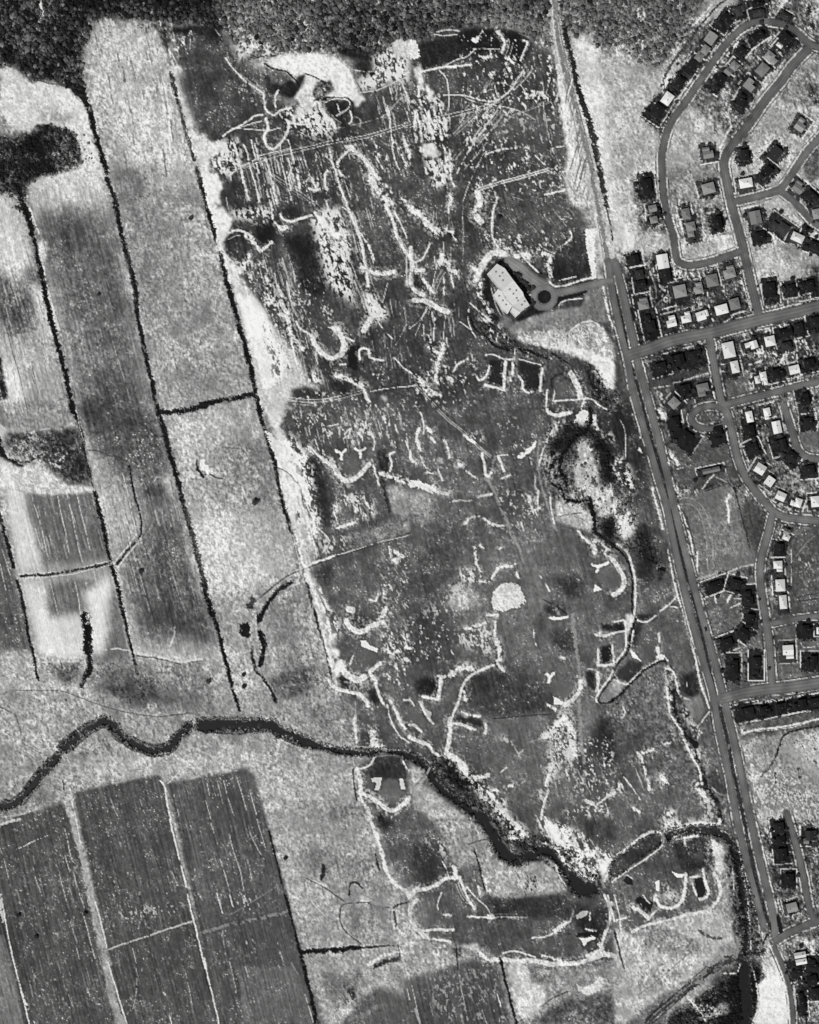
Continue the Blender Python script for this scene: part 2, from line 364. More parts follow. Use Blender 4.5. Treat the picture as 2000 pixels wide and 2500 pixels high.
S 8 .80 .2 : 230 1080 400 1090 530 1100 640 1075
S 6 .62 .4 : 100 1180 180 1080
s 34 .0 : 970 870 985 930 1030 990 1070 1020 1095 1070
s 10 .1 : 1020 860 1090 835 1180 835 1220 860 1210 910 1160 950 1110 975
s 10 .3 : 1120 880 1140 960
s 16 .1 : 1230 940 1240 1010 1220 1040
S 10 .6 .3 : 1270 980 1310 1010 1310 1060
S 14 .6 .3 : 1040 980 1130 960 1180 930
s 14 .3 : 860 960 940 950 940 1010 850 1050 760 1040 720 1030
K .82 -.05 : 620 900 1000 900 1100 1090 1080 1150 900 1170 760 1130 700 1020
P dry .78 4 6 : 800 760 870 740 900 760 920 900 840 960 790 960 830 900 790 860
W 7 22 .80 .15 : 760 1270 900 1240 1060 1200 1250 1170 1400 1140 1600 1080 1725 1040
W 6 26 .78 .25 : 760 1270 620 1300 500 1340 400 1370 300 1410 160 1430
S 8 .80 .3 : 200 1480 290 1420 400 1360 470 1310 600 1280 720 1250
S 6 .72 .25 : 900 1140 1060 1090 1200 1060 1350 1030 1450 1000 1530 960 1600 880 1670 800
S 8 .75 .2 : 1300 780 1400 770 1500 740 1600 690 1700 650
P dry .80 5 8 : 0 1140 60 1200 160 1180 200 1200 120 1300 40 1330 0 1400 -60 1300 -60 1150
P dry .86 5 12 : -20 1450 100 1460 160 1560 120 1640 150 1725 -20 1725
K .82 -.15 : 40 1230 280 1150 330 1400 200 1500 100 1480 40 1400
s 20 .15 : 245 1200 270 1290 300 1400 320 1500 350 1610 370 1680
s 14 .35 : 330 1220 360 1300 390 1430 430 1560 460 1700
s 12 .4 : 395 1180 410 1270 
s 24 .15 : 515 1340 545 1450 575 1560 610 1710
s 10 .4 : 700 1180 735 1280 755 1390
s 12 .3 : 700 1330 730 1440 755 1530
s 8 .5 : 640 1340 660 1430 690 1520
s 6 .5 : 500 1550 560 1725
s 24 .3 : 785 1480 800 1580
s 20 .2 : 1050 1260 1080 1380 1120 1500 1150 1600 1200 1725
s 7 .4 : 1140 1440 1190 1560 1230 1680
s 20 .4 : 1030 1440 1010 1500 1030 1600
s 24 .5 : 880 1590 960 1600 
s 22 .4 : 900 1500 940 1600
W 6 22 .70 .25 : 560 1470 700 1560 820 1640 940 1725
S 5 .55 .3 : 360 1380 480 1440 580 1500 700 1600 850 1690
s 44 .15 : 1200 1240 1230 1240
s 20 .15 : 1220 1260 1160 1320 1120 1370 1130 1430 1170 1490
s 40 .35 : 1230 1240 1320 1320 1380 1380 1420 1450 1400 1500 1450 1600 1550 1720
s 28 .45 : 1380 1380 1480 1520 1580 1620 1700 1700
s 50 .35 : 1400 1500 1460 1590 1540 1680 1560 1725
s 16 .2 : 1660 690 1700 800 1725 860
s 10 .2 : 1540 890 1560 1000 1575 1180 1600 1340 1640 1430
s 36 .25 : 1545 920 1550 960
s 24 .4 : 1680 1180 1715 1260 1725 1330
s 14 .4 : 1660 1300 1700 1400
s 8 .4 : 1420 1170 1430 1200
s 10 .5 : 1440 1320 1500 1420
K .80 .20 : 1300 1150 1725 1100 1725 1420 1550 1450 1400 1380
K .75 .25 : 700 1290 1100 1290 1100 1725 700 1725
K .70 .3 : 850 1100 1300 1100 1300 1200 900 1250
K .62 .28 : 200 700 420 600 450 900 250 1000
T 1000 0
P turf .16 4 8 : 70 370 200 340 400 290 560 240 740 240 860 250 960 290 1040 370 1000 480 940 540 780 450 600 440 380 520 200 560 100 590 80 480
P turf .31 5 10 : 1040 370 1180 430 1220 560 1240 640 1260 900 1290 1200 1200 1250 1100 900 960 640 1000 520
K .14 .05 : 80 380 170 340 200 520 110 560
K .10 -.1 : 70 290 420 160 420 190 260 250 80 320
P dry .52 5 10 @scrub_ground : 420 170 560 120 760 110 960 120 1120 200 1200 280 1210 420 1100 380 980 300 860 240 700 200 520 190
S 10 .72 .2 : 230 270 330 250 420 260
S 10 .72 .2 : 210 290 300 300 400 290
S 12 .62 .2 : 290 230 380 220
S 6 .62 .2 : 920 280 1060 340 1150 390 1200 450
s 26 .1 : 740 260 780 310 800 370 775 440
P dry .86 4 4 : 510 320 560 320 590 290 575 360 540 355
P dry .80 5 6 : 590 465 690 465 680 500 640 500
s 8 .25 : 570 410 650 410 760 415
s 16 .0 : 960 340 995 360 960 440 930 520
P dry .84 4 5 : 800 500 830 470 890 520 880 535
W 7 30 .70 .2 : 860 350 840 430 810 510
S 24 .07 .1 : 900 360 870 460 930 530
s 16 .15 : 110 600 200 580 330 560 450 550 520 545
S 8 .78 .3 : 260 575 400 500 480 480 560 410
S 24 .86 .1 : 350 565 390 565
P dry .84 4 6 : 0 330 60 340 80 480 40 500 0 500
P dry .80 5 8 : 30 590 90 540 110 600 130 760 90 760 50 640
P dry .84 5 10 : 140 700 190 760 215 860 160 860
S 60 .06 .1 : 100 810 110 860
K .82 .08 : 0 800 260 800 330 1010 340 1280 260 1330 120 1340 0 1100
L 46 .86 18 150 7 : 0 780 260 780 340 1010 350 1480 200 1560 80 1330 0 1100
P dry .84 6 10 : 100 1220 200 1210 260 1290 230 1330 120 1320
K .82 .0 : 120 1300 380 1280 400 1400 300 1560 200 1600 150 1450
s 12 .3 : 90 1050 110 1180
s 14 .3 : 40 870 70 980 90 1040
s 12 .3 : 120 890 160 1000 200 1130
s 14 .3 : 200 900 240 1040 280 1170
s 14 .3 : 250 870 270 960
s 10 .2 : 250 590 310 660 330 780 330 930
s 8 .3 : 310 1010 320 1200
s 16 .3 : 290 1230 340 1380 350 1500 380 1570
s 16 .4 : 270 1470 290 1540
s 30 .15 : 340 1630 350 1725
W 7 26 .80 .15 : 0 1060 180 1010 400 960 600 910 740 850
W 6 20 .72 .3 : 600 920 500 1020 380 1130
S 8 .80 .2 : 480 830 600 870 740 890 850 910 980 960 1060 1010
S 10 .80 .35 : 260 800 460 805 620 850 740 850
s 14 .25 : 720 860 830 780 900 690 960 590
s 8 .2 : 890 750 980 660 1040 580
s 8 .2 : 830 790 870 700 960 600
s 9 .15 : 740 930 650 1050 560 1180 470 1320 400 1460
s 8 .35 : 640 1260 560 1420 490 1580 450 1700
s 7 .5 : 700 920 620 1000
s 8 .5 : 740 1050 640 1150 600 1200
s 9 .2 : 720 700 725 760 750 820
s 9 .2 : 720 700 800 700 870 740
S 12 .75 .4 : 820 640 900 670
s 7 .35 : 620 780 690 750
S 6 .75 .25 : 780 1060 860 980 950 945 1050 910 1140 880 1220 840
s 12 .2 : 1130 870 1140 960 1160 1080 1180 1170 1210 1280
S 7 .75 .4 : 1110 640 1130 760 1130 870
S 7 .75 .4 : 1170 700 1150 800
S 5 .70 .3 : 1210 1280 1270 1400 1330 1540 1360 1600
S 5 .60 .4 : 1190 1260 1190 1450
s 10 .35 : 1190 1250 1300 1230
s 14 .3 : 640 1300 760 1260 900 1245
W 8 18 .82 .1 : 570 1600 760 1540 950 1490 1160 1430
s 56 .1 : 570 1620 600 1680 590 1725
s 10 .3 : 1060 1310 1140 1390
s 18 .5 : 1140 1640 1320 1600
s 8 .3 : 1280 1460 1340 1560
s 10 .3 : 1290 1450 1380 1420
s 18 .0 : 740 1660 725 1725
S 26 .84 .2 : 1180 470 1180 490
S 22 .84 .3 : 955 870 985 900
S 22 .84 .3 : 1015 1080 1050 1090
S 20 .84 .3 : 950 1080 955 1095
K .76 .26 : 380 560 1200 540 1260 1250 1380 1600 600 1700 480 1500 460 1000
K .74 .18 : 420 980 720 1000 640 1200 480 1300 430 1100
P dry .88 4 10 : 1240 640 1290 620 1320 760 1350 900 1370 1100 1400 1250 1420 1400 1360 1400 1330 1250 1300 1080 1280 900
A .74 .8 6 12 : 1340 1220 1500 1300 1560 1725 1360 1725 1300 1540
K .80 .0 : 1340 1400 1500 1400 1560 1725 1340 1725
S 30 .24 .3 : 1300 220 1340 380 1380 560 1420 720 1480 900 1540 1080
S 40 .30 .35 : 1520 1000 1560 1150 1580 1300 1620 1500 1660 1725
S 14 .10 .2 : 1440 850 1490 1000 1530 1200 1580 1400
S 10 .45 .3 : 1380 20 1420 130 1460 220
T 0 500
D 46 .07 .03 1.0 : 190 -20 235 90 275 250
D 44 .09 .05 1.0 : 290 300 310 400 345 550 385 750
D 42 .08 .0 1.0 : 370 700 430 950 480 1150 520 1300 570 1500 615 1740
S 40 .14 .3 : 130 20 180 40
D 40 .10 .05 1.0 : 970 -20 1010 180 1060 380 1110 570 1150 770
D 36 .18 .25 .7 : 1150 770 1150 900
D 34 .12 .05 1.0 : 1150 880 1190 1080 1230 1280 1270 1450 1330 1740
S 10 .80 .2 : 370 520 385 640 430 800 480 980 530 1140
S 14 .80 .3 : 250 30 330 240
S 6 .80 .2 : 100 520 140 650 180 820 230 950 260 1100
S 6 .78 .25 : 30 550 70 700 120 880
S 5 .72 .3 : 150 280 170 370
S 6 .14 .2 : 0 120 40 240
S 5 .18 .3 : 0 870 50 1030 110 1250 180 1500 230 1725
S 5 .25 .3 : 240 1380 290 1500 330 1725
S 6 .82 .3 : 250 1330 330 1500 370 1640 400 1725
S 5 .70 .3 : 790 200 850 450 920 700 960 880
S 5 .22 .3 : 720 560 780 780
S 5 .74 .3 : 930 1060 980 1250 1040 1450 1120 1725
P dry .82 3 10 : 310 310 400 300 410 370 380 470 340 460
A .72 .8 6 20 : 980 420 1060 420 1090 620 1120 780 1050 720 1000 560
A .30 .7 8 20 : 160 520 330 540 350 660 240 640
A .34 .7 8 20 : 0 820 160 820 200 1100 60 1120
P wood .12 4 5 : -20 1270 10 1290 40 1480 70 1630 -20 1650
S 8 .78 .2 : 0 1660 80 1640 
T 500 500
P stub .74 3 14 : 240 640 380 720 500 860 600 1060 750 1250 820 1340 880 1480 980 1530 900 1560 700 1560 620 1640 760 1725 450 1725 430 1500 380 1200 320 940
P stub .86 3 14 : 270 740 420 780 520 920 580 1080 640 1200 700 1300 640 1480 500 1560 400 1200 320 940
A .92 .8 4 14 : 290 800 400 800 520 950 560 1080 380 1120 330 980
P dry .86 4 14 : 20 0 160 20 240 120 200 260 110 340 60 200
D 34 .10 .05 1.0 : 5 -10 60 160 95 300
D 40 .10 .05 1.0 : 130 410 160 530 200 700 250 880 300 1050 350 1220 390 1400 430 1580
D 42 .13 .1 .9 : 435 1620 455 1680 480 1740
D 42 .13 .05 .9 : -20 1680 100 1655 200 1635 400 1600
S 10 .78 .2 : 95 360 130 320
P turf .17 4 10 : 410 160 590 150 600 260 560 300 480 370 410 260
P turf .22 4 6 : 640 30 720 10 820 60 800 110 700 110 640 80
P turf .17 8 12 : 660 260 900 250 950 420 1000 600 1020 760 900 760 820 740 760 500 680 420
A .15 .7 5 20 : 700 260 900 260 980 560 1000 740 820 730
P turf .20 4 14 : 1060 380 1180 420 1250 600 1180 700 1140 760 1080 640
P turf .42 4 20 : 640 350 690 360 740 600 800 800 860 960 800 980 740 800 680 600
P turf .24 4 5 : 150 320 200 260 290 230 350 300 370 400 330 470 250 480 180 420
s 20 .1 : 190 240 260 215 340 230 400 270
s 30 .1 : 110 300 140 380 190 450 240 500 290 540 300 570
s 30 .2 : 340 250 390 290 430 340 480 380 560 320
s 26 .25 : 370 420 380 470 330 490
s 24 .2 : 560 0 570 90 600 160 640 190 
s 22 .1 : 640 80 660 120 740 140 820 110 900 90
s 40 .3 : 650 200 690 190
s 8 .1 : 200 290 260 260 300 255
K .80 -.1 : 200 40 600 0 520 160 400 150 240 120
K .82 -.1 : 200 480 420 480 430 560 300 560
K .78 .16 : 360 560 500 420 560 620 600 760 700 850 720 900 640 960 560 880 440 720 340 660
K .80 -.12 : 900 40 1150 20 1240 300 1240 500 1280 860 1180 800 1080 720 1020 640 980 460 920 260 890 150
P dry .84 5 12 : 930 60 980 80 1060 180 1150 260 1140 310 1050 250 960 160
s 26 .1 : 1190 0 1240 100 1290 210 1320 320 1340 440 1360 530 1380 680
s 10 .2 : 1160 20 1250 80
s 14 .3 : 1320 250 1380 340 1430 460
W 7 30 .74 .2 : 1050 270 1180 420 1260 600 1340 800 1400 980
s 44 .15 : 1330 540 1400 560 1480 580 1590 570
s 50 .1 : 1380 770 1430 830 1480 900 1400 960 1340 1060
K .84 -.15 : 1340 760 1440 750 1520 860 1560 960 1480 990 1380 940
s 10 .3 : 1450 950 1490 1030 1580 1130
s 8 .4 : 1540 660 1500 820
s 30 .1 : 1520 0 1580 120 1620 260 1680 380 1725 440
s 14 .25 : 1600 60 1660 180 1700 280
P dry .88 4 8 : 1700 620 1725 600 1725 700 1690 680
S 12 .7 .2 : 1700 380 1700 620
s 34 .2 : 610 680 650 760
s 18 .5 : 530 620 560 700
s 36 .0 : 640 810 670 880 700 910
s 10 .3 : 690 650 720 780 740 870
s 36 .2 : 640 920 700 960 710 1040 740 1110 800 1180 830 1220
s 14 .4 : 770 980 800 1040 870 1080
s 14 .2 : 850 1070 900 1100
s 44 .1 : 910 1110 940 1190 990 1250 1060 1290 1110 1280 1160 1250 1170 1180 1150 1110 1120 1040
P dry .72 4 4 : 900 1080 940 1060 960 1110 940 1140
P dry .78 4 4 : 1040 1020 1110 1030 1120 1110 1080 1080
P lush .30 3 6 : 960 1100 1060 1080 1120 1110 1150 1180 1120 1250 1040 1260 970 1190
s 16 .2 : 1110 1270 1180 1250 1200 1180 1160 1110 1250 1150
P turf .12 3 4 : 1210 1190 1300 1190 1290 1400 1200 1370
P turf .26 3 5 : 1110 1290 1190 1290 1190 1330 1120 1340
s 22 .1 : 1310 1300 1300 1240 1330 1210 1380 1220 1390 1280 1440 1300 1500 1310
S 14 .84 .0 : 1140 1345 1190 1345
s 18 .3 : 700 1000 740 1180 780 1340 820 1440
K .86 -.1 : 840 1420 960 1370 1000 1500 940 1560 880 1540
s 10 .3 : 800 1340 820 1550
P turf .24 4 8 : 720 1560 850 1530 1000 1580 1000 1650 760 1620
s 40 .15 : 1100 1430 1180 1460 1250 1490 1330 1530
s 30 .15 : 1330 1530 1350 1590 1380 1650
W 7 22 .80 .15 : 600 1600 760 1640 950 1650 1100 1630 1340 1570
S 8 .78 .4 : 1400 1570 1550 1545 1725 1530
W 6 20 .76 .2 : 560 1610 700 1660 900 1680
P turf .22 6 8 : 1080 1480 1200 1500 1300 1570 1200 1600 1060 1580
K .78 .22 : 1300 1400 1600 1400 1600 1480 1400 1560
K .74 .26 : 760 1560 1725 1600 1725 1725 760 1725
K .70 .28 : 560 640 1000 640 1150 1000 900 1050 700 900
s 20 .1 : 1380 1640 1390 1660
s 12 .2 : 1600 1290 1660 1360 1725 1410
s 7 .4 : 1610 1180 1700 1010
P dry .80 4 8 : 1480 1620 1480 1600 1540 1610 1530 1650
T 1000 500
P turf .26 6 20 : 560 260 740 330 1200 260 1400 200 1480 240 1540 580 1200 650 1180 440 800 420 620 420
P turf .22 3 6 : 1210 400 1300 330 1400 240 1480 260 1530 560 1400 620 1250 640 1200 600
P lot .46 4 10 : 940 980 1180 900 1450 860 1500 700 1640 700 1700 1000 1500 980 1350 1100 1150 1100 900 1130 850 1080
P lot .52 3 8 : 830 1040 900 980 1080 930 1300 880 1450 860 1500 740 1520 800 1460 880 1200 960 960 1060 860 1090
P dry .70 6 10 : 900 1110 1160 1080 1350 1070 1500 980 1600 1000 1725 1180 1725 1540 1680 1560 1620 1400 1500 1310 1250 1220 920 1150
A .60 .6 8 12 : 1380 1060 1500 1000 1600 1060 1700 1240 1500 1200
A .88 .7 5 8 : 1200 1110 1340 1150 1550 1240 1725 1330 1725 1560 1660 1540 1640 1420 1500 1320 1280 1220
s 56 .25 : 0 30 80 80 140 140 180 190 260 230
s 24 .3 : 290 230 360 230 390 290
s 16 .4 : 330 0 330 70
s 14 .4 : 320 170 310 220
s 7 .3 : 450 0 450 480
s 30 .4 : 560 20 550 60 
s 60 .1 : 570 100 600 140
s 20 .05 : 720 0 700 90 695 200 700 270 730 330 750 370
s 8 .2 : 720 290 800 330
s 8 .3 : 280 250 290 380 
s 50 .2 : 270 420 260 500
s 44 .25 : 310 470 340 530 390 570
s 14 .3 : 350 590 370 690
s 14 .2 : 40 490 110 450 150 380 170 320
s 40 .05 : 10 360 20 480 15 600 20 680 60 730 120 760
P turf .17 3 6 : 30 580 80 570 110 640 130 700 100 730 40 680
s 34 .1 : 60 550 120 550
s 30 .2 : 120 630 160 690 200 740
s 46 .1 : 40 800 160 820 240 870 320 900
W 6 30 .70 .25 : 290 560 240 640 150 900
s 8 .3 : 230 500 200 660 170 760
s 6 .3 : 170 850 80 980 0 1040
s 6 .3 : 140 870 90 1000 40 1120
s 7 .3 : 310 900 290 1050 290 1160
s 14 .35 : 290 620 290 760
s 12 .4 : 210 950 200 1180
s 14 .3 : 160 1100 190 1200
s 44 .2 : 280 1180 270 1250 240 1320 230 1380
s 26 .2 : 160 1200 240 1240
s 26 .2 : 240 1400 220 1470 240 1500
s 16 .3 : 470 1310 400 1350 370 1400
s 40 .0 : 330 1460 360 1480
K .8 .1 : 250 1330 350 1350 350 1420 260 1400
s 60 .25 : 90 1470 140 1540 190 1590
s 24 .2 : 190 1590 260 1600
s 10 .3 : 0 1400 90 1490
s 10 .2 : 0 1530 60 1520
W 6 15 .76 .1 : 60 1530 220 1700
s 60 .05 : 560 630 590 560 620 500 680 420 740 400 800 420
P turf .13 3 4 : 680 530 720 470 790 440 860 460 830 500 740 490 700 540
P turf .13 4 5 : 620 560 670 560 690 760 720 900 760 960 700 990 620 800 600 640
P wood .20 3 5 : 820 520 880 560 960 620 1060 700 1020 760 960 740 900 660 840 580
P turf .13 3 4 : 900 960 1000 880 1030 840 1060 880 1150 890 1000 950 920 985
P turf .45 3 4 : 780 920 840 940 880 1000 840 1050 780 1010
s 40 .3 : 600 670 590 760
s 30 .4 : 640 850 680 900
s 24 .3 : 600 780 640 840
s 30 .3 : 520 520 570 550
s 50 .2 : 880 440 960 420 1000 430
S 12 .82 .2 : 960 440 1020 510 1100 580
s 34 .2 : 1120 410 1180 430 1170 520 1190 600
s 14 .3 : 1210 400 1280 350 1360 280 1350 220
s 8 .2 : 1130 370 1220 410
S 8 .08 .2 : 1210 400 1300 340
K .76 .15 : 1040 230 1200 200 1200 380 1060 420
P dry .86 3 5 : 1470 210 1560 200 1560 400 1580 620 1540 620 1500 400
P stub .66 3 6 : 1560 200 1725 180 1725 620 1580 620
A .40 .6 5 8 : 1580 500 1660 500 1690 600 1600 600
s 18 .0 : 1180 650 1230 690 1320 680 1430 640 1560 610
S 8 .10 .1 : 1230 700 1340 685 1450 660 1580 625
P turf .15 3 3 : 1250 780 1480 710 1500 740 1360 800 1260 840 1220 870 1200 860
s 10 .2 : 1260 850 1280 820 1350 800 1450 790
S 10 .80 .3 : 1250 640 1420 600
S 18 .82 .2 : 1630 690 1660 850 1700 1000 1725 1040
s 14 .1 : 510 830 580 890 650 950 700 990
S 12 .10 .05 : 620 850 700 980
W 5 26 .80 .1 : 700 700 740 840 780 920
s 10 .15 : 500 880 500 1000 560 1120
S 8 .80 .3 : 420 980 510 1050 560 1110
D 20 .08 .1 .8 : 520 960 550 1040 640 1100 700 1170 790 1210 890 1235
S 22 .14 .3 : 790 1100 860 1150 920 1210 1000 1230 1150 1290
S 16 .10 .3 : 1200 1250 1330 1330
S 24 .12 .35 : 1480 1360 1520 1460 1560 1560
K .78 .1 : 560 900 720 960 880 1180 700 1160 600 1040
K .14 .2 : 900 1150 1500 1300 1600 1500 1400 1360 1000 1270
P wood .22 6 8 : 1480 1320 1600 1400 1650 1560 1660 1725 1540 1600 1480 1400
s 14 .1 : 640 1265 700 1260 800 1300 870 1300
s 10 .15 : 920 1300 1000 1320 1110 1350
s 14 .2 : 890 1230 890 1300
P lush .16 3 4 : 680 1300 800 1320 790 1440 770 1540 640 1520 660 1420
P lush .17 3 4 : 930 1320 1100 1370 1090 1570 960 1560 920 1440
s 28 .05 : 810 1320 800 1420 800 1520 780 1560
s 22 .1 : 640 1520 720 1540 800 1560
s 22 .3 : 560 1440 600 1480 660 1420 680 1360
s 26 .1 : 870 1340 870 1420
s 18 .15 : 850 1460 850 1480
s 22 .05 : 1120 1380 1110 1460 1100 1570
s 20 .15 : 920 1440 950 1490 950 1550 1000 1580 1040 1575
S 20 .46 .1 : 900 1260 900 1440 890 1480
P lush .36 3 8 : 1220 1520 1300 1480 1380 1510 1420 1600 1380 1640 1220 1640
S 24 .20 .2 : 1200 1540 1200 1460 1280 1420 1350 1440
s 50 .1 : 1360 1420 1390 1480 1430 1560 1440 1620
s 14 .2 : 1220 1650 1400 1640 1520 1630
s 12 .3 : 1220 1560 1215 1640
s 16 .2 : 1160 1560 1150 1700
s 14 .1 : 1480 1630 1540 1640 1600 1690 1660 1725
s 30 .2 : 1480 1660 1450 1725
K .76 .26 : 540 200 1200 200 1100 400 700 400
K .72 .30 : 0 1250 560 1250 560 1725 0 1725
T 0 1000
D 40 .09 .05 1.0 : 615 -10 640 60 
D 22 .12 .25 .8 : 650 60 690 200 715 340 740 460 790 650
D 36 .12 .05 1.0 : 800 700 850 900 900 1130 930 1270
D 34 .12 .15 1.0 : 940 1310 970 1400 1000 1530 1045 1740
D 40 .09 .05 1.0 : 1335 -10 1370 130 1420 330 1480 530 1530 720 1590 950 1650 1170 1700 1370 1740 1500
D 30 .13 .1 .9 : -10 860 40 1050 80 1200 120 1330
D 26 .17 .2 .9 : 140 1440 170 1520 215 1740
D 42 .13 .05 .9 : 1340 20 1500 15 1740 -30
S 8 .80 .2 : 640 0 680 180 720 330 760 500 
D 20 .08 .1 .5 : 200 440 260 430 330 390 480 370 600 345 700 345
S 8 .20 .2 : 740 340 830 350 920 390
S 60 .08 .2 : -10 260 20 380 90 440 170 460
S 34 .10 .4 : 0 330 60 410
K .12 .05 : 380 400 700 360 740 560 620 620 500 520
K .14 .1 : 80 210 700 200 700 330 200 380 60 320
K .82 .1 : 80 260 220 280 200 420 100 400
P dry .74 4 14 : 0 400 160 480 300 460 420 520 560 640 700 640 780 660 780 700 400 720 160 700 0 620
A .85 .7 5 14 : 0 420 130 520 160 660 0 640
S 8 .80 .2 : 0 130 100 200 220 200 340 170 430 160
S 5 .82 .2 : 480 680 510 850 550 1020 580 1200
S 5 .80 .2 : 560 680 600 860 640 1060 670 1200
S 6 .84 .15 : 645 700 680 850 720 1020 760 1180
S 5 .80 .2 : 270 760 340 950 380 1140 410 1260
S 5 .76 .3 : 230 940 300 1180
S 4 .70 .4 : 20 0 70 100
S 4 .70 .4 : 220 0 240 150
S 5 .74 .4 : 100 0 130 100
W 6 34 .82 .15 : 160 1405 400 1390 600 1370 760 1330 930 1290
S 24 .22 .15 : 180 1400 400 1390 650 1350 900 1300
S 6 .80 .2 : 280 1300 310 1400
S 5 .78 .2 : 420 1430 460 1600 490 1720
S 6 .82 .2 : 625 1430 660 1580 680 1725
S 5 .78 .3 : 720 1450 760 1620
S 5 .78 .3 : 790 1350 820 1480
S 6 .76 .25 : 20 1180 90 1400
S 6 .74 .3 : 0 1300 50 1520
D 16 .05 .05 .5 : 1090 470 1110 600 1150 780 1190 930 1185 1050 1160 1110
S 22 .14 .1 : 1160 1110 1100 1160 1020 1250 980 1310
W 8 46 .82 .1 : 1170 1060 1100 1160 1030 1240 980 1310
S 8 .78 .2 : 1035 540 1080 720 1120 900 1150 1060
S 5 .20 .2 : 1270 960 1200 1080
S 5 .22 .3 : 880 90 920 240 960 380
S 5 .70 .3 : 1400 1230 1470 1480 1510 1680 
S 8 .84 .2 : 1410 1270 1460 1400 1500 1540 1540 1640
S 5 .82 .25 : 1180 1390 1220 1540 1260 1700
S 6 .80 .3 : 1300 1440 1340 1580
S 5 .78 .25 : 1550 1120 1600 1320
S 6 .80 .3 : 1480 1160 1540 1340
S 5 .72 .3 : 1630 1400 1680 1640
S 5 .78 .3 : 1700 1480 1725 1600
S 5 .60 .4 : 1100 1450 1190 1700
S 22 .09 .2 : 1660 430 1670 510 1720 570
P dry .90 3 6 : 1690 420 1725 420 1725 520 1680 510
A .30 .6 8 20 : 1180 560 1340 560 1360 720 1240 740
A .74 .7 6 14 : 1360 560 1450 560 1480 720 1420 740
A .30 .5 8 20 : 1010 100 1300 160 1360 340 1000 360
K .30 .2 : 1560 500 1660 520 1700 900 1600 800
T 500 1000
D 34 .09 .05 1.0 : 450 -10 480 90 510 180
D 34 .11 .1 1.0 : 520 210 560 350 600 480
D 30 .12 .1 1.0 : 590 440 620 620 650 750 680 870
D 34 .16 .3 .9 : 690 880 710 960 740 1040
S 12 .22 .4 : 740 1080 800 1230 
D 22 .13 .05 .8 : 835 1370 870 1500 900 1620 935 1740
D 42 .09 .05 1.0 : -20 1460 10 1560 40 1640 70 1740
D 9 .08 .05 .4 : 500 1560 600 1470 700 1400 820 1350 950 1300 1100 1240 1300 1180 1450 1130 1600 1080 1725 1040
S 18 .84 .05 : 860 1310 980 1270 1100 1230
S 8 .74 .1 : 1100 1230 1300 1170 1500 1110 1725 1060
P dry .88 3 5 : 500 180 560 200 600 260 690 250 740 330 820 400 820 440 760 420 700 320 660 300 700 380 720 450 780 540 850 580 880 700 900 800 870 800 830 720 800 640 700 540 620 480 600 400
P dry .84 3 10 : 620 490 700 560 800 650 830 780 860 850 900 960 880 1000 820 960 760 1000 700 860 650 700
K .30 .1 : 740 780 860 780 860 960 780 960
S 7 .14 .1 : 600 480 700 530 760 600 810 650 820 750 840 830
s 14 .25 : 860 850 890 1000 920 1130 950 1250
s 36 .2 : 890 840 910 900 930 1020
s 10 .4 : 950 830 970 920
s 24 .15 : 760 1030 800 1140 820 1240
s 8 .3 : 740 1050 780 1210 800 1310
s 40 .1 : 820 1260 850 1310
s 14 .1 : 930 980 1000 1040 1050 1110 1000 1200
s 50 .05 : 850 1380 900 1480 950 1600 1000 1700
s 24 .3 : 970 1500 1010 1620 1060 1700
P turf .20 4 10 : 860 420 960 400 1020 600 1060 800 1090 980 1010 980 940 800 880 600
P turf .25 5 12 : 900 1340 1080 1290 1090 1420 1010 1520 980 1480
P turf .20 3 5 : 1440 340 1540 320 1560 440 1540 520 1480 510
s 18 .05 : 1600 360 1560 380 1575 460 1560 520
P lush .36 3 8 : 1170 440 1240 370 1310 430 1300 530 1220 590 1160 530
s 34 .15 : 880 320 950 380 1020 430 1080 470
s 42 .02 : 1080 440 1110 520 1160 590 1220 600 1290 560 1350 500 1385 460
s 14 .25 : 990 340 1030 440
s 10 .3 : 930 250 960 340
S 22 .84 .0 @sand_bunker : 1105 345 1150 370 1150 415
S 18 .84 .0 @sand_bunker : 1190 340 1150 375
S 22 .84 .0 @sand_bunker : 1265 325 1305 350 1310 400
S 18 .80 .0 @sand_bunker : 1355 325 1310 355
K .84 -.05 : 1280 70 1400 80 1440 220 1400 260 1300 180
s 14 .3 : 1390 160 1430 260 1420 340
S 14 .7 .3 : 1130 150 1140 230
s 10 .2 : 1030 140 1120 125
s 14 .3 : 1180 200 1230 160 1210 240
s 16 .15 : 1420 470 1440 540 1470 640
S 30 .15 .1 : 1490 580 1520 700 1560 850
P dry .66 6 14 : 1520 640 1640 640 1725 700 1725 900 1580 880 1550 760
A .62 .6 5 12 : 1600 780 1725 800 1725 900 1600 880
s 34 .15 : 1480 540 1560 560 1640 590 1725 620
K .86 -.1 : 1600 540 1700 520 1725 640 1640 620
s 36 .15 : 1100 790 1110 850
s 12 .1 : 1090 860 1120 960
s 36 .1 : 1240 740 1240 770
s 24 .15 : 1110 1000 1180 980 1270 950
P dry .46 5 14 : 1200 1060 1350 1020 1500 960 1600 900 1725 900 1725 1040 1500 1100 1200 1180
A .76 .6 5 8 : 1680 960 1725 940 1725 1020 1660 1020
K .12 .0 : 1400 940 1520 930 1500 980 1410 1000
K .78 .15 : 1100 700 1420 700 1440 900 1140 960
S 18 .40 .3 : 1080 1140 1120 1300 1170 1500
s 30 .05 : 1600 1195 1670 1240
s 40 .4 : 1610 1270 1620 1280
s 12 .25 : 1550 1150 1565 1240
s 20 .1 : 1390 1600 1440 1610 1460 1550
s 50 .1 : 1210 1680 1250 1690
s 50 .2 : 1520 1680 1500 1725
s 30 .3 : 1510 1550 1520 1580
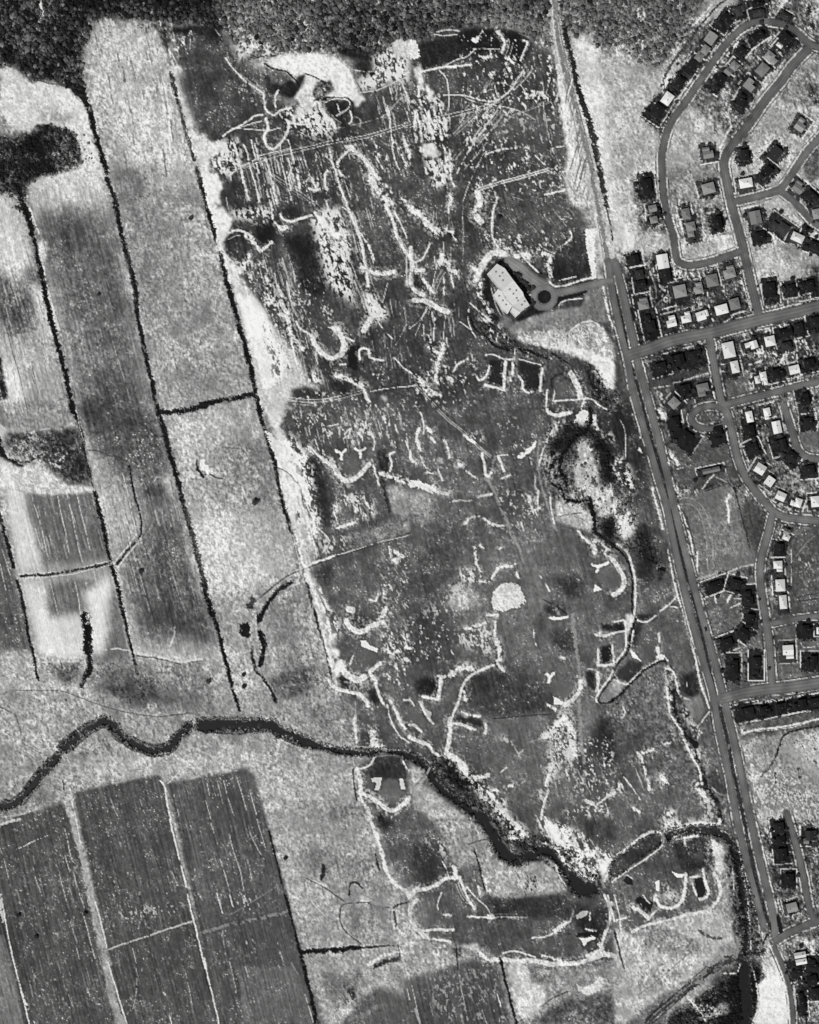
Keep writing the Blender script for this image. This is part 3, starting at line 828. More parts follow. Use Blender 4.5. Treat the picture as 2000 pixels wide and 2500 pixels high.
D 40 .09 .05 .8 : 730 1460 680 1480 620 1520 570 1580 530 1640 480 1720
S 60 .22 .2 : 400 1610 380 1660
S 8 .20 .2 : 460 1590 560 1500 640 1440
S 26 .14 .0 : 425 770 430 790
S 7 .2 .2 : 150 320 260 325 360 350 460 390
S 10 .10 .15 : 0 545 50 545 90 570 150 580
S 50 .90 .05 : 10 490 20 510
K .76 .24 : 700 20 1725 20 1725 300 1100 300 820 250
K .72 .30 : 1560 1100 1725 1100 1725 1500 1560 1500
K .74 .2 : 1000 1060 1200 1050 1190 1200 1000 1220
s 10 .3 : 1690 260 1720 340
S 5 .80 .3 : 890 0 910 90
S 5 .20 .2 : 900 340 980 450 1040 640 1080 800
K .84 .0 : 700 0 800 20 780 60 700 40
T 1000 1000
P lush .24 3 8 : 1160 0 1380 0 1340 30 1220 40
P lush .40 3 6 : 1580 1400 1640 1340 1725 1310 1725 1520 1620 1480
P dry .50 6 12 : 0 700 240 760 200 900 100 1000 0 960
A .72 .5 5 20 : 0 660 240 700 160 860 0 880
s 34 .0 : 1160 0 1180 30 1230 50 1300 35 1360 20
P dry .86 4 6 : 1380 100 1420 30 1440 0 1520 0 1500 100 1460 140 1400 120
s 40 .1 : 1560 60 1560 110 1580 160
K .74 -.05 : 1200 100 1340 80 1340 180 1160 270 1110 480 1160 260
s 16 .25 : 1250 110 1200 190 1150 280 1110 400 1080 500
P turf .16 6 10 : 1320 120 1560 140 1520 220 1400 240 1340 400 1240 400 1200 600 1130 560 1160 300 1260 180
K .60 .0 : 1100 380 1260 340 1260 600 1180 740 1120 560
P dry .72 5 10 : 1400 300 1460 250 1540 320 1560 460 1600 540 1600 620 1700 700 1725 900 1600 900 1540 760 1400 640 1380 500 1430 420
K .88 .05 : 1440 260 1540 300 1600 440 1540 500 1460 440
K .30 .0 : 1480 540 1640 560 1640 640 1500 620
P dry .66 5 8 : 1230 780 1400 780 1560 900 1560 980 1480 1020 1230 940
K .30 .1 : 1140 600 1300 600 1320 760 1180 740
D 34 .04 .1 .9 : 1520 0 1520 100 1480 180 1380 240 1350 300 1280 400 1270 500 1310 570 1325 640
D 24 .05 .05 .9 : 1200 620 1290 680 1310 750 1400 770 1510 760
D 38 .05 .05 .9 : 1515 740 1540 860 1560 960 1570 1040 1640 1090 1725 1150
S 8 .15 .2 : 1270 900 1350 880 1450 870
K .84 -.05 : 1600 200 1725 190 1725 300 1640 280
P turf .16 6 8 : 1540 200 1725 300 1725 660 1640 580 1600 460 1560 300
P turf .14 5 8 : 1600 940 1725 860 1725 1080 1640 1060
s 24 .2 : 1420 1020 1470 1080 1530 1140
K .84 -.1 : 1480 1040 1660 1120 1725 1180 1700 1260 1560 1220
s 44 .05 : 1560 1180 1560 1200
s 18 .2 : 1640 1210 1725 1270
s 12 .3 : 1690 620 1725 800
W 6 15 .76 .1 : 240 0 330 90 420 160 500 230 600 330 680 390
S 24 .84 .2 : 460 215 550 280
K .80 .1 : 500 180 620 200 620 300 540 300
s 30 .1 : 80 160 60 240 90 340
s 30 .2 : 150 160 180 190
s 12 .3 : 90 20 120 120 120 200
s 26 .2 : 0 350 20 420 60 460
s 12 .2 : 90 390 150 520 200 540
s 14 .3 : 240 500 280 600
s 20 .3 : 290 250 320 320 340 400
S 40 .60 .3 : 260 420 270 430
s 36 .0 : 420 460 445 470
s 14 .3 : 470 510 550 570
s 24 .2 : 180 240 210 270
K .86 .0 : 100 480 220 500 200 560 130 540
P dry .88 4 6 : 0 590 60 590 140 620 250 690 180 700 90 660 0 660
s 30 .2 : 200 640 260 690 330 710
s 24 .1 : 610 370 630 460 640 540 670 560 690 530
s 24 .1 : 750 390 770 450 800 520
s 10 .2 : 750 390 830 380
S 20 .52 .1 : 720 400 690 490
s 14 .2 : 770 580 850 550
S 34 .86 .05 @sand_bunker : 930 395 980 365 1020 330 1055 285
s 12 .1 : 1010 400 1030 460
s 14 .3 : 1060 560 1060 640 1090 690
s 16 .2 : 1080 700 1080 780
s 30 .1 : 1010 730 1010 770
s 14 .3 : 1180 700 1190 800 1200 880 1220 960
s 22 .3 : 1010 880 1050 850 1100 830
K .78 .1 : 900 820 1100 820 1100 900 910 890
s 14 .3 : 340 780 420 760 480 770 560 750 600 730 680 710
s 22 .1 : 590 730 690 710
s 22 .15 : 470 970 500 920 550 900 620 910 680 960 790 980
s 16 .3 : 910 1000 920 1040
s 12 .3 : 940 950 960 1020
s 10 .3 : 850 800 880 880
S 24 .54 .05 : 640 570 690 640 740 760 810 920 870 1060 920 1160 960 1280 1020 1400 1080 1480 1100 1560 1090 1700
S 16 .52 .1 : 1090 260 1080 440 1100 600 1150 760 1200 940 1240 1020
S 10 .40 .1 : 740 350 900 300 1090 240
s 22 .3 : 550 1170 550 1240 580 1320 600 1400
s 20 .3 : 570 1440 640 1450 700 1410 760 1330 850 1320 890 1300
s 20 .2 : 740 1330 840 1310
s 14 .2 : 590 1140 640 1170
K .82 -.05 : 390 1350 600 1340 600 1450 460 1470
K .70 .0 : 400 1430 520 1500 600 1600 540 1690 260 1725 0 1725 200 1660 320 1540
P dry .64 4 14 : 440 1500 560 1540 600 1640 400 1700 300 1640 380 1540
S 40 .5 .3 : 690 1020 700 1040
s 20 .5 : 900 1370 920 1420
s 22 .1 : 760 1170 770 1165
P turf .46 4 8 : 940 1220 1060 1260 1100 1400 1180 1560 1200 1725 1000 1725 1000 1500 970 1380
P turf .26 5 12 : 1140 1650 1260 1600 1340 1680 1360 1725 1120 1725
P turf .24 8 14 : 1220 1420 1400 1400 1480 1500 1420 1600 1300 1560
S 12 .80 .3 : 1100 1400 1180 1530
S 8 .12 .1 : 1130 1600 1240 1660 1330 1725
K .60 .1 : 1160 1640 1320 1680 1300 1725 1160 1725
K .74 .34 : 700 80 1100 80 1100 340 760 340
K .74 .28 : 700 680 1120 680 1120 1060 800 1060
T 1500 1000
P turf .20 5 12 : 0 0 150 0 180 200 90 250 0 200
K .84 -.05 : 0 420 60 380 140 480 190 700 100 720 40 600 -40 500
s 8 .2 : 50 90 90 180 95 350 105 620
K .84 -.2 : 20 900 160 880 200 1040 60 1110
P dry .86 4 8 : 30 920 150 920 160 1020 70 1090
s 24 .1 : 0 780 10 880 40 920
s 12 .2 : 200 1090 240 1230 250 1340
s 20 .1 : 20 1130 110 1200 140 1290 170 1400 180 1550 170 1725
D 18 .04 .05 .8 : -10 1150 60 1200 110 1270 140 1370 155 1500 150 1600 155 1740
P turf .13 3 5 : 380 1330 400 1380 405 1440 380 1440 365 1370
P turf .20 5 12 : 180 1000 280 940 340 1100 400 1200 300 1500 200 1400
s 14 .2 : 160 40 200 120 220 240 
s 16 .25 : 200 320 240 380
s 18 .25 : 320 650 350 780 390 920 410 1000
s 12 .35 : 440 1120 470 1280 500 1440 530 1560 590 1725
s 14 .25 : 520 1580 440 1660 380 1700
s 14 .3 : 480 1660 540 1670
P lot .45 3 6 : 560 760 720 690 960 620 1000 700 1040 860 1080 1000 1130 1200 1200 1300 980 1340 820 1410 700 1430 800 1330 790 1150 760 960 720 840
W 6 50 .62 .2 : 540 775 640 770 730 840 770 950 800 1100 810 1320
s 14 .2 : 550 820 600 950 640 1080 660 1200
s 16 .2 : 700 1200 700 1370
S 8 .2 .2 : 610 900 660 1100 690 1220
s 22 .4 : 970 720 950 780 965 860 960 950
S 12 .20 .2 : 1000 620 1050 820 1100 1000 1140 1160
S 14 .70 .2 : 960 1370 1060 1330 1200 1300
S 20 .60 .1 : 700 1430 800 1400 860 1370
s 10 .2 : 740 670 790 600 840 550
S 10 .6 .2 : 860 570 960 620
S 8 .22 .1 : 760 690 960 620
s 34 .2 : 380 0 420 80 
s 30 .2 : 480 380 540 460
s 30 .25 : 520 640 540 720
K .80 .0 : 540 660 620 670 640 700 560 720
s 10 .25 : 530 500 580 490
s 8 .2 : 340 0 400 260 450 480 500 660
s 8 .3 : 700 1460 740 1620 750 1660
s 10 .2 : 840 1550 860 1640
s 14 .2 : 980 1550 950 1620
s 8 .25 : 1010 1590 1080 1590
s 10 .3 : 980 1670 1080 1620
s 8 .2 : 1190 1340 1200 1500 1230 1700
S 6 .30 .2 : 830 1640 940 1640
P lot .34 3 6 : 1470 1100 1725 960 1725 1725 1320 1725 1500 1560 1480 1300
K .72 .15 : 1540 1240 1640 1220 1700 1300 1560 1340
S 10 .5 .1 : 1530 1240 1620 1120 1725 1040
s 8 .2 : 1490 1180 1490 1500
S 6 .12 .1 : 1560 1610 1560 1580 1700 1550 1725 1550
S 6 .12 .1 : 1560 1612 1725 1590
S 6 .7 .3 : 1600 1720 1725 1700
P lot .40 4 6 : 1570 200 1725 190 1725 400 1640 400 1580 340
K .62 .0 : 680 40 900 10 900 110 720 120
T 0 1500
P dry .64 5 20 : 0 300 240 300 340 550 560 630 500 700 160 640 0 700
S 10 .70 .2 : 0 340 100 320 230 300
P field .30 4 8 : 0 0 110 0 120 80 40 110 0 90
D 22 .13 .1 .9 : 212 -10 240 180 270 300
D 20 .10 .05 .9 : 270 280 300 440 325 550
D 78 .10 .12 .9 : 720 20 735 150 740 300
D 54 .13 .15 .9 : 740 290 760 420 730 510
D 34 .18 .3 .6 : 720 520 690 600
P dry .86 3 6 : 720 0 760 0 740 50
D 22 .12 .05 1. : 1045 -10 1080 180 1125 350
S 24 .22 .35 : 1130 380 1160 500
S 8 .14 .15 : 1150 350 1260 360 1370 380 1520 420
S 8 .20 .2 : 1540 410 1725 385
S 20 .76 .2 : 1160 330 1300 340 1420 380 1530 400 1725 370
S 12 .74 .3 : 860 300 1000 290 1100 310
S 14 .74 .2 : 340 400 500 400 690 390
P dry .36 5 14 : 380 430 640 410 700 420 640 520 560 600 480 500
A .32 .6 6 14 : 880 600 1000 620 1280 480 1340 640 1240 740 1060 760
K .14 .05 : 920 600 1200 640 1300 500 1320 560 1220 720 1080 720 960 660
S 7 .24 .1 : -10 740 60 650 160 640 400 640 540 650 700 710 860 770 1050 820 1300 860 1450 850 1620 830
S 7 .26 .15 : 0 780 120 840 150 900 180 1020
S 6 .30 .2 : 200 1090 330 1160 420 1200
K .22 .3 : 440 680 840 760 820 840 560 800
S 14 .80 .4 : 1480 60 1460 200 1420 300
D 62 .06 .03 1.2 @river : -20 1625 90 1605 200 1530 300 1400 400 1290 490 1200
D 76 .07 .05 1.2 @river : 530 1130 620 1060 740 960 860 905 940 920
D 70 .05 .03 1.2 @river : 930 920 1010 1000 1100 1070 1200 1120 1300 1145 1400 1130 1460 1090 1520 1000 1590 935
S 30 .30 .3 : 480 1120 560 1040 680 960 800 900
S 22 .35 .3 : 920 980 1000 1070 1140 1150
K .20 .15 : 1600 830 1725 880 1725 1000 1640 960
S 8 .80 .2 : 620 1550 610 1600 640 1720
S 36 .70 .15 : 590 1530 560 1600 620 1725
S 12 .84 .1 : 1350 1400 1390 1460 1410 1600 1440 1725
S 8 .78 .1 : 1390 1450 1470 1370 1540 1300
S 6 .30 .2 : 380 1520 320 1600 260 1620
S 8 .7 .2 : 0 1710 200 1680 340 1620
S 12 .24 .3 : 530 1400 540 1480
K .40 .12 : 600 1000 900 960 1000 1100 1200 1220 900 1200 600 1240
S 18 .30 .3 : 300 1480 200 1600 
S 5 .72 .3 : 930 1550 990 1700
S 5 .74 .4 : 1460 1500 1510 1700
S 5 .70 .4 : 1180 1560 1220 1680
T 500 1500
D 36 .10 .08 1. : 60 -10 110 130 150 300 200 480 230 600
D 24 .12 .2 .8 : 240 640 270 740 295 810
S 90 .10 .1 : 340 110 345 160
S 50 .10 .05 : 470 0 465 60
D 44 .11 .1 .9 : 470 150 500 280 470 420
S 26 .14 .15 : 400 280 400 360 430 460 490 540 560 640 600 740
D 24 .12 .1 .9 : 925 -10 970 150 1010 270 1040 400 1065 540
S 16 .74 .3 : 0 380 100 370
D 110 .06 .04 1.2 @river : -20 935 100 930 300 930 480 935 580 945
D 90 .07 .05 1.2 @river : 560 930 660 1000 780 1040 900 1090 
D 52 .11 .1 1. @river : 880 1080 1000 1120 1150 1150 1300 1170 1400 1165
D 34 .08 .1 1. @river : 1400 1160 1500 1150 1650 1165 1740 1190
K .35 .1 : 100 960 400 940 560 990 400 1010 200 1010
S 12 .60 .1 : 1000 1110 1300 1115 1500 1130 1725 1150
S 10 .55 .15 : 1300 1230 1500 1190 1650 1190
s 22 .1 : 660 1045 740 1080
A .30 .6 8 16 : 560 540 700 480 900 460 940 600 700 720 560 640
K .16 .12 : 660 640 900 600 1060 640 1100 700 760 700
A .42 .5 8 12 : 860 800 1200 700 1250 900 1240 1060 1000 1040
P turf .22 4 8 : 1080 520 1150 480 1240 570 1310 560 1300 620 1160 610
P turf .16 4 6 : 1370 620 1440 640 1480 760 1400 760
s 34 .1 : 1050 560 1100 620 1200 650 1320 680 1380 770
s 60 .1 : 1060 380 1100 460 1160 460 1200 510 1290 550 1340 530
s 40 .05 : 1150 440 1220 510 1300 545
P lush .36 3 8 : 1290 280 1360 260 1460 340 1460 420 1360 500 1240 460 1210 420 1240 360
s 14 .05 : 1250 350 1225 420
P sand .84 3 3 : 1310 220 1360 220 1390 260 1460 290 1450 320 1380 290 1320 270
s 36 .1 : 1480 410 1420 460 1390 490 1430 540
s 26 .1 : 1440 560 1450 620 1480 700 1500 750
K .86 -.15 : 1440 600 1500 620 1500 700 1600 720 1560 750 1480 740
s 26 .15 : 1560 720 1600 800 1640 880 1690 960
s 12 .1 : 1540 760 1570 900 1640 1020 1725 1080
s 22 .1 : 1680 720 1725 720
s 26 .05 : 1270 850 1265 960 1280 1080
S 10 .6 .3 : 1270 730 1270 840
s 50 .3 : 1410 990 1440 1060 1400 1090 1480 1110
s 44 .1 : 1190 60 1220 100 1280 140 1340 140 1400 100 1500 60
s 20 .2 : 1450 50 1500 0
P turf .26 3 6 : 1230 0 1450 0 1400 60 1300 120 1230 60
K .84 .0 : 1240 0 1340 20 1340 70 1260 50
s 30 .1 : 990 130 1020 230 1050 340
P dry .86 4 8 : 1040 280 1130 300 1120 400 1080 540 1130 520 1140 460 1200 420 1100 360
K .84 -.1 : 960 20 1130 20 1150 180 1040 220 1000 120
K .84 .12 : 1480 100 1725 150 1725 420 1500 340
s 16 .2 : 1510 300 1560 330 1620 320
K .80 .26 : 1480 400 1725 420 1725 700 1520 600
s 34 .2 : 1700 270 1725 280
s 40 .2 : 1690 370 1725 390
P turf .22 3 8 : 1440 1200 1660 1200 1720 1320 1700 1420 1500 1380 1340 1340 1400 1260
P lush .40 3 6 : 1540 1380 1620 1390 1660 1500 1640 1580 1580 1610 1490 1530 1490 1440
P sand .76 3 3 : 1400 1380 1490 1370 1470 1480 1430 1480 1450 1420 1410 1410
P sand .78 3 3 : 1640 1390 1670 1380 1690 1470 1650 1470
s 36 .0 : 1300 1500 1400 1540 1480 1600 1550 1650 1620 1640 1680 1590 1725 1560
s 36 .15 : 1280 1300 1310 1400 1310 1500 1330 1580 1380 1650 1400 1725
s 16 .1 : 1280 1300 1380 1280 1430 1200
s 16 .2 : 1660 1210 1700 1290 1725 1310
S 14 .14 .2 : 1250 1300 1255 1420 1280 1560
S 50 .12 .1 : 1470 1700 1500 1725
S 6 .78 .3 : 20 1420 40 1520
S 5 .80 .2 : 10 1570 50 1725
S 6 .80 .2 : 270 1370 310 1500 350 1640
S 6 .80 .2 : 380 1480 400 1560 440 1700
S 6 .76 .3 : 160 1400 200 1560 250 1700
S 5 .72 .4 : 110 1420 160 1620
S 5 .3 .2 : 1250 1300 1260 1400
A .66 .5 8 20 : 420 1300 900 1260 1240 1320 1240 1560 1000 1560 560 1700 480 1500
A .40 .5 10 20 : 1060 1600 1340 1600 1380 1725 1040 1725
K .80 .25 : 0 1180 400 1180 400 1260 0 1260
T 1000 1500
P lush .40 3 6 : 0 780 60 780 140 900 120 980 0 960
P turf .26 6 16 : 480 520 640 500 900 500 1100 620 1180 760 1140 820 700 860 560 780 480 660
P turf .17 4 6 : 50 560 130 530 240 560 240 690 100 680 40 640
P turf .20 4 4 : 370 850 600 890 640 950 560 940 380 900
P turf .42 3 6 : 740 880 1220 850 1120 1010 860 1100 680 980
S 8 .14 .3 : 700 880 900 860 1200 840
P turf .22 8 20 : 1500 900 1725 860 1725 1240 1560 1240 1480 1080
P turf .24 5 10 : 1180 140 1380 140 1400 300 1220 300
P turf .44 5 14 : 1420 660 1600 760 1560 960 1500 1100 1440 1120 1400 820
K .74 -.1 : 400 130 640 60 720 200 700 360 480 280 380 240
s 24 .2 : 480 120 560 100 640 70
s 24 .2 : 720 60 720 160 750 260 755 340 740 400
s 40 .15 : 745 240 760 380
s 26 .1 : 660 0 740 10
s 30 .3 : 740 420 790 470
s 24 .1 : 700 430 600 470 510 520 460 580 430 660 420 720 390 790 360 860 340 920
s 44 .15 : 260 520 340 510 420 460 520 450
K .86 -.1 : 380 430 560 420 540 480 420 500
s 36 .1 : 265 550 255 640 240 710
s 24 .1 : 110 690 230 715
s 34 .3 : 450 640 480 720
s 40 .0 : 340 880 345 980 330 1080 310 1170
s 26 .1 : 370 920 440 930 550 970
s 22 .2 : 440 820 500 850 590 860
s 24 .1 : 640 920 640 1000
s 60 .1 : 350 1190 420 1240 470 1320
s 40 .2 : 470 1320 520 1390 560 1370 660 1350
K .88 -.25 : 560 1480 640 1500 700 1580 820 1640 880 1725 760 1725 700 1640 600 1560
P dry .86 4 8 : 370 1200 430 1210 490 1300 470 1340 400 1290
P dry .86 4 8 : 770 1640 820 1640 860 1700 820 1725 
K .84 .0 : 480 1360 600 1400 820 1560 820 1640 720 1600 540 1480
s 30 .2 : 740 1580 800 1590
s 22 .2 : 710 1480 740 1480
s 34 .2 : 830 1440 870 1440
s 10 .2 : 0 710 40 770
P sand .70 3 3 : 70 730 110 730 130 790 180 820 180 880 210 920 180 910 130 840
s 18 .1 : 100 760 140 850 200 920
s 26 .1 : 0 930 50 940 100 990
s 36 .1 : 0 1030 80 1070 160 1100
s 24 .1 : 170 1100 200 1160 250 1190
W 6 30 .66 .2 : 0 1150 80 1190 160 1260
S 22 .86 .0 @sand_bunker : 1150 505 1180 530 1165 575
S 22 .86 .0 @sand_bunker : 1220 495 1175 535
P sand .84 3 3 : 1210 690 1230 700 1300 740 1290 760 1220 760
s 10 .3 : 1050 130 1050 200 1070 270
s 26 .1 : 1280 360 1300 370
P sand .84 3 3 : 1170 20 1280 20 1340 10 1340 30 1220 50 1180 40
P lush .38 3 8 : 1200 580 1280 540 1360 570 1380 650 1300 730 1220 680
s 38 .02 : 1440 560 1440 620 1400 690 1360 730 1310 765
s 24 .3 : 1170 760 1230 800
S 26 .54 .05 : 1380 0 1390 160 1420 380 1440 520 1430 700 1440 900 1450 1100 1480 1300 1470 1420
S 8 .20 .2 : 1410 900 1420 1160 1450 1300
s 60 .2 : 1310 870 1240 930 1180 1000 1140 1020
s 50 .15 : 1310 860 1370 960 1370 1100 1390 1180
K .86 -.15 : 1200 920 1340 880 1400 1000 1400 1180 1300 1260 1200 1400 1160 1420 1180 1200 1130 1240 1200 1060 1120 1020
K .22 .05 : 1240 980 1330 960 1340 1100 1240 1300 1200 1200
s 34 .2 : 1190 1260 1170 1360 1160 1440
s 20 .1 : 1170 1480 1130 1600 1110 1725
s 30 .25 : 800 1040 860 1090
s 12 .2 : 880 1120 930 1200
s 20 .2 : 930 1170 960 1140
s 8 .4 : 1010 1080 1120 1040
s 10 .2 : 770 1330 820 1290
K .72 .0 : 1020 1480 1140 1460 1160 1560 1060 1580
s 36 .1 : 1490 1570 1550 1600
s 14 .3 : 1580 1600 1700 1520
s 40 .2 : 1680 1520 1720 1500
s 14 .3 : 1500 1630 1520 1700
K .84 .0 : 1320 1620 1500 1620 1500 1725 1300 1725
P lush .13 3 4 : 1610 270 1710 260 1715 400 1610 420
s 24 .1 : 1590 290 1590 380 1600 430 1720 420
s 22 .05 : 1710 260 1715 340 1725 420
s 24 .1 : 1570 170 1620 180 1720 160
s 20 .2 : 1600 150 1610 200
P turf .15 3 4 : 1620 80 1725 80 1725 140 1620 130
s 30 .1 : 1580 490 1590 560 1580 640
s 12 .1 : 1500 460 1540 460
P turf .20 3 5 : 1490 480 1560 480 1560 640 1500 600
P lot .50 3 6 @pond : 1660 620 1725 470 1725 740 1640 745 1605 720
s 14 .0 : 1725 450 1680 540 1620 620 1570 700 1580 740
S 14 .05 .0 : 1725 520 1660 600 1595 700 1600 745 1660 745 1725 725
P dry .66 4 12 : 0 1260 60 1280 180 1310 100 1420 120 1440 240 1520 330 1600 440 1680 520 1725 180 1725 60 1640 0 1560
A .40 .6 5 14 : 0 1480 40 1500 50 1725 0 1725
S 20 .52 .1 : 60 1430 110 1380 170 1290
D 60 .06 .05 1.2 @river : -20 1190 90 1240 160 1310 200 1390 290 1490 400 1570 500 1630 600 1725
K .76 .30 : 0 0 400 0 400 400 0 400
K .76 .22 : 1250 1100 1725 1000 1725 1700 1400 1720
T 1500 1500
P lush .20 3 8 : 170 0 370 0 330 50 260 70 190 40
P lush .36 3 10 : 240 160 300 130 360 160 370 300 300 380 190 310
P turf .20 5 8 : 150 80 260 80 210 180 170 300 150 300
P lush .22 3 6 : 20 480 130 390 240 410 220 480 110 570 20 530
P dry .66 3 5 @pond : 0 540 60 570 110 580 60 640 0 700 -40 640
P turf .17 5 10 : 540 560 600 500 680 490 720 600 710 680 640 700 570 660
P lush .13 3 4 : 0 80 90 70 90 150 0 140
s 18 .05 : 90 60 100 200 95 280 60 340 0 420
s 16 .1 : 0 60 80 50
s 14 .1 : 0 155 80 140
s 14 .05 : 140 90 160 150 130 280 150 310
s 14 .05 : 170 30 220 60 280 60 350 10
P dry .84 4 8 : 90 0 160 0 160 60 100 200 100 40
P sand .88 3 3 : 140 310 170 320 200 360 230 400 150 360
s 18 .05 : 375 160 380 230
s 24 .2 : 365 280 370 330
P dry .86 3 4 : 345 370 380 330 420 350 460 400 430 380 370 380
s 18 .05 : 0 440 60 380
s 16 .05 : 0 550 100 590 160 540 230 480 320 420 380 370
D 22 .05 .05 .8 : 180 40 150 120 130 250 100 340 40 400 0 460
D 20 .08 .08 .8 : -20 720 50 680 120 600 180 540 260 470 340 420 400 390 440 410
s 14 .1 : 75 780 90 830 70 870
s 8 .1 : 610 570 615 610
P wood .34 4 6 : 420 420 500 440 560 660 640 900 700 1060 640 1080 560 960 490 820 440 640
D 40 .05 .12 .9 : 500 640 510 820 560 940 600 1030 690 1090
D 44 .04 .05 .9 : 690 1090 670 1160 720 1290 760 1430 800 1500 860 1560 890 1620 900 1740
s 22 .15 : 440 580 450 700 470 820
s 20 .15 : 480 860 550 960 600 1080 660 1200 720 1320 740 1440
K .86 -.1 : 580 780 660 880 720 980 740 1040 690 1030 640 960 560 820
s 16 .15 : 430 450 490 480 520 560 550 680 640 720
s 14 .2 : 560 690 640 720
A .60 .6 6 10 : 560 700 720 680 780 800 700 920 620 800
s 18 .0 : 590 0 640 180 690 400 720 560 770 700 800 790
s 10 .2 : 800 820 740 900 700 960 740 1000
s 8 .4 : 720 960 700 1060
K .82 -.1 : 600 1080 760 1180 700 1220 620 1140
s 50 .15 : 700 1450 760 1540 790 1600 780 1680
K .70 -.1 : 760 1560 860 1580 880 1725 780 1725
s 14 .15 : 830 1460 880 1510 960 1540 990 1650 1000 1725
K .60 .0 : 900 1540 980 1560 990 1725 900 1725
s 26 .2 : 200 1170 230 1220 250 1300 280 1400 300 1480
s 30 .2 : 240 1160 330 1140
s 24 .2 : 430 1090 470 1080
s 8 .3 : 180 1300 250 1480
s 34 .3 : 410 1380 460 1440
s 30 .3 : 170 1640 210 1660
K .84 -.05 : 400 1640 520 1640 520 1725 400 1725
K .84 .05 : 0 1440 70 1360 120 1400 60 1540
s 10 .3 : 60 1340 150 1460 220 1560
K .76 .12 : 480 980 540 1040 520 1080 480 1040
s 10 .3 : 860 1300 890 1420
A .24 .6 5 8 : 780 1340 860 1300 920 1420 980 1540 900 1560 820 1440
S 10 .14 .1 : 940 660 1290 600
S 6 .18 .1 : 940 700 1330 640
S 10 .14 .1 : 820 220 880 480 940 660
S 8 .16 .1 : 820 220 930 180
S 12 .12 .15 : 970 790 1020 1000 1080 1220 1130 1450
S 10 .10 .1 : 970 770 1150 740
S 10 .12 .1 : 1040 890 1060 1000
s 10 .2 : 1080 770 1250 740 1380 725 1540 690 1725 660
s 26 .3 : 1080 970 1080 990
s 16 .1 : 1090 1000 1200 970 1400 950 1600 910 1725 880
s 8 .2 : 1200 985 1480 955 1600 920
D 16 .08 .1 .5 : 1725 940 1560 970 1440 1010 1400 1080 1370 1180
S 18 .28 .2 : 1370 1180 1300 1300 1200 1390
S 8 .12 .1 : 1380 580 1540 570 1700 545
s 6 .2 : 1400 590 1520 570 1700 550
s 8 .2 : 1360 430 1380 560
s 8 .3 : 1250 20 1270 200 1280 400
s 8 .2 : 1570 240 1600 280 1690 270
S 6 .14 .1 : 1340 100 1520 80
K .80 .05 : 1540 1000 1725 960 1725 1180 1560 1200
K .76 .0 : 1100 1300 1400 1300 1725 1500 1725 1725 1200 1725
K .22 .3 : 1200 1100 1725 1000 1725 1725 1300 1725
K .76 .0 : 1090 1240 1200 1200 1200 1320 1120 1320
T 0 2000
S 10 .84 .1 : 0 640 30 760 60 930 100 1130 150 1330 200 1530 250 1725
S 26 .70 .15 : 0 640 10 760 30 860
S 14 .80 .3 : 180 1450 240 1600
S 46 .62 .15 : 610 0 660 200 720 440 770 680 830 960 890 1160 930 1400 990 1600 1040 1725
S 8 .82 .1 : 640 0 680 200
S 8 .80 .1 : 800 690 850 860 900 1080
S 10 .80 .1 : 910 1200 970 1400 1030 1600 1070 1725
S 12 .84 .05 : 1430 0 1480 200 1530 400 1570 570
S 12 .84 .1 : 1580 640 1620 800 1660 960 1700 1130 1730 1260
S 6 .5 .2 : 1440 300 1510 570
S 12 .70 .05 : 910 1100 1040 1050 1200 1000 1400 930 1620 860
S 8 .82 .3 : 130 250 200 230 270 190 400 140
S 24 .72 .2 : -20 60 80 20 170 0
S 6 .70 .4 : 0 240 50 400 90 580
S 6 .74 .4 : 280 410 300 500 360 660 390 760
S 6 .80 .3 : 540 60 570 180 600 330 630 370
S 6 .80 .3 : 550 310 590 450
S 6 .78 .25 : 620 450 660 600 710 740
S 6 .72 .35 : 500 440 530 580 580 750
S 6 .80 .2 : 700 790 740 940 770 1060 800 1170
S 6 .74 .3 : 640 1060 670 1180
S 6 .70 .4 : 590 860 640 1020
S 5 .70 .35 : 560 1430 610 1570
S 5 .74 .4 : 735 1420 755 1490
K .70 0.21 : 960 720 1200 720 1540 690 1500 800 1200 840 960 880
K .60 0.34 : 800 180 1240 160 1300 260 900 260
K .56 0.34 : 100 600 400 640 400 1000 200 1000
K .55 0.44 : 100 300 900 100 1400 0 1700 1700 100 1700
S 8 .62 .3 : 1120 1090 1150 1250 1150 1450 1120 1600
S 5 .55 .3 : 1000 1100 1000 1200 1020 1300
S 6 .72 .4 : 1530 1180 1580 1360 1620 1580
S 8 .80 .2 : 1430 1660 1445 1725
S 10 .80 .2 : 1380 1460 1390 1480
K .74 0.19 : 220 1280 290 1280 280 1340 220 1340
S 7 .70 .4 : 1440 430 1500 560
T 500 2000
S 10 .84 .1 : 0 1170 30 1350 70 1500 120 1725
D 16 .14 .2 .6 : 540 100 600 330 650 540 
D 24 .12 .05 .9 : 680 640 720 800 760 950 800 1110
D 34 .09 .05 .9 : 805 1110 840 1270 880 1420 920 1600 950 1740
D 40 .10 .1 .8 : 830 1120 1000 1105 1100 1100 1300 1080
S 18 .14 .1 : 1300 1085 1450 1070 1600 1060
S 8 .14 .1 : 1390 700 1180 715 1140 780 1150 880 1200 960 1330 1060
S 10 .12 .1 : 1380 705 1450 740 1555 745
D 20 .08 .05 .6 : 1590 740 1650 715 1730 700
S 22 .2 .2 : 1600 780 1610 900
S 8 .2 .15 : 860 500 1000 570 1100 640 1180 700
S 30 .16 .15 : 1000 380 990 500
S 16 .14 .1 : 1220 640 1220 560 1270 530 1330 580
K .18 .15 : 800 510 900 520 900 580 800 560
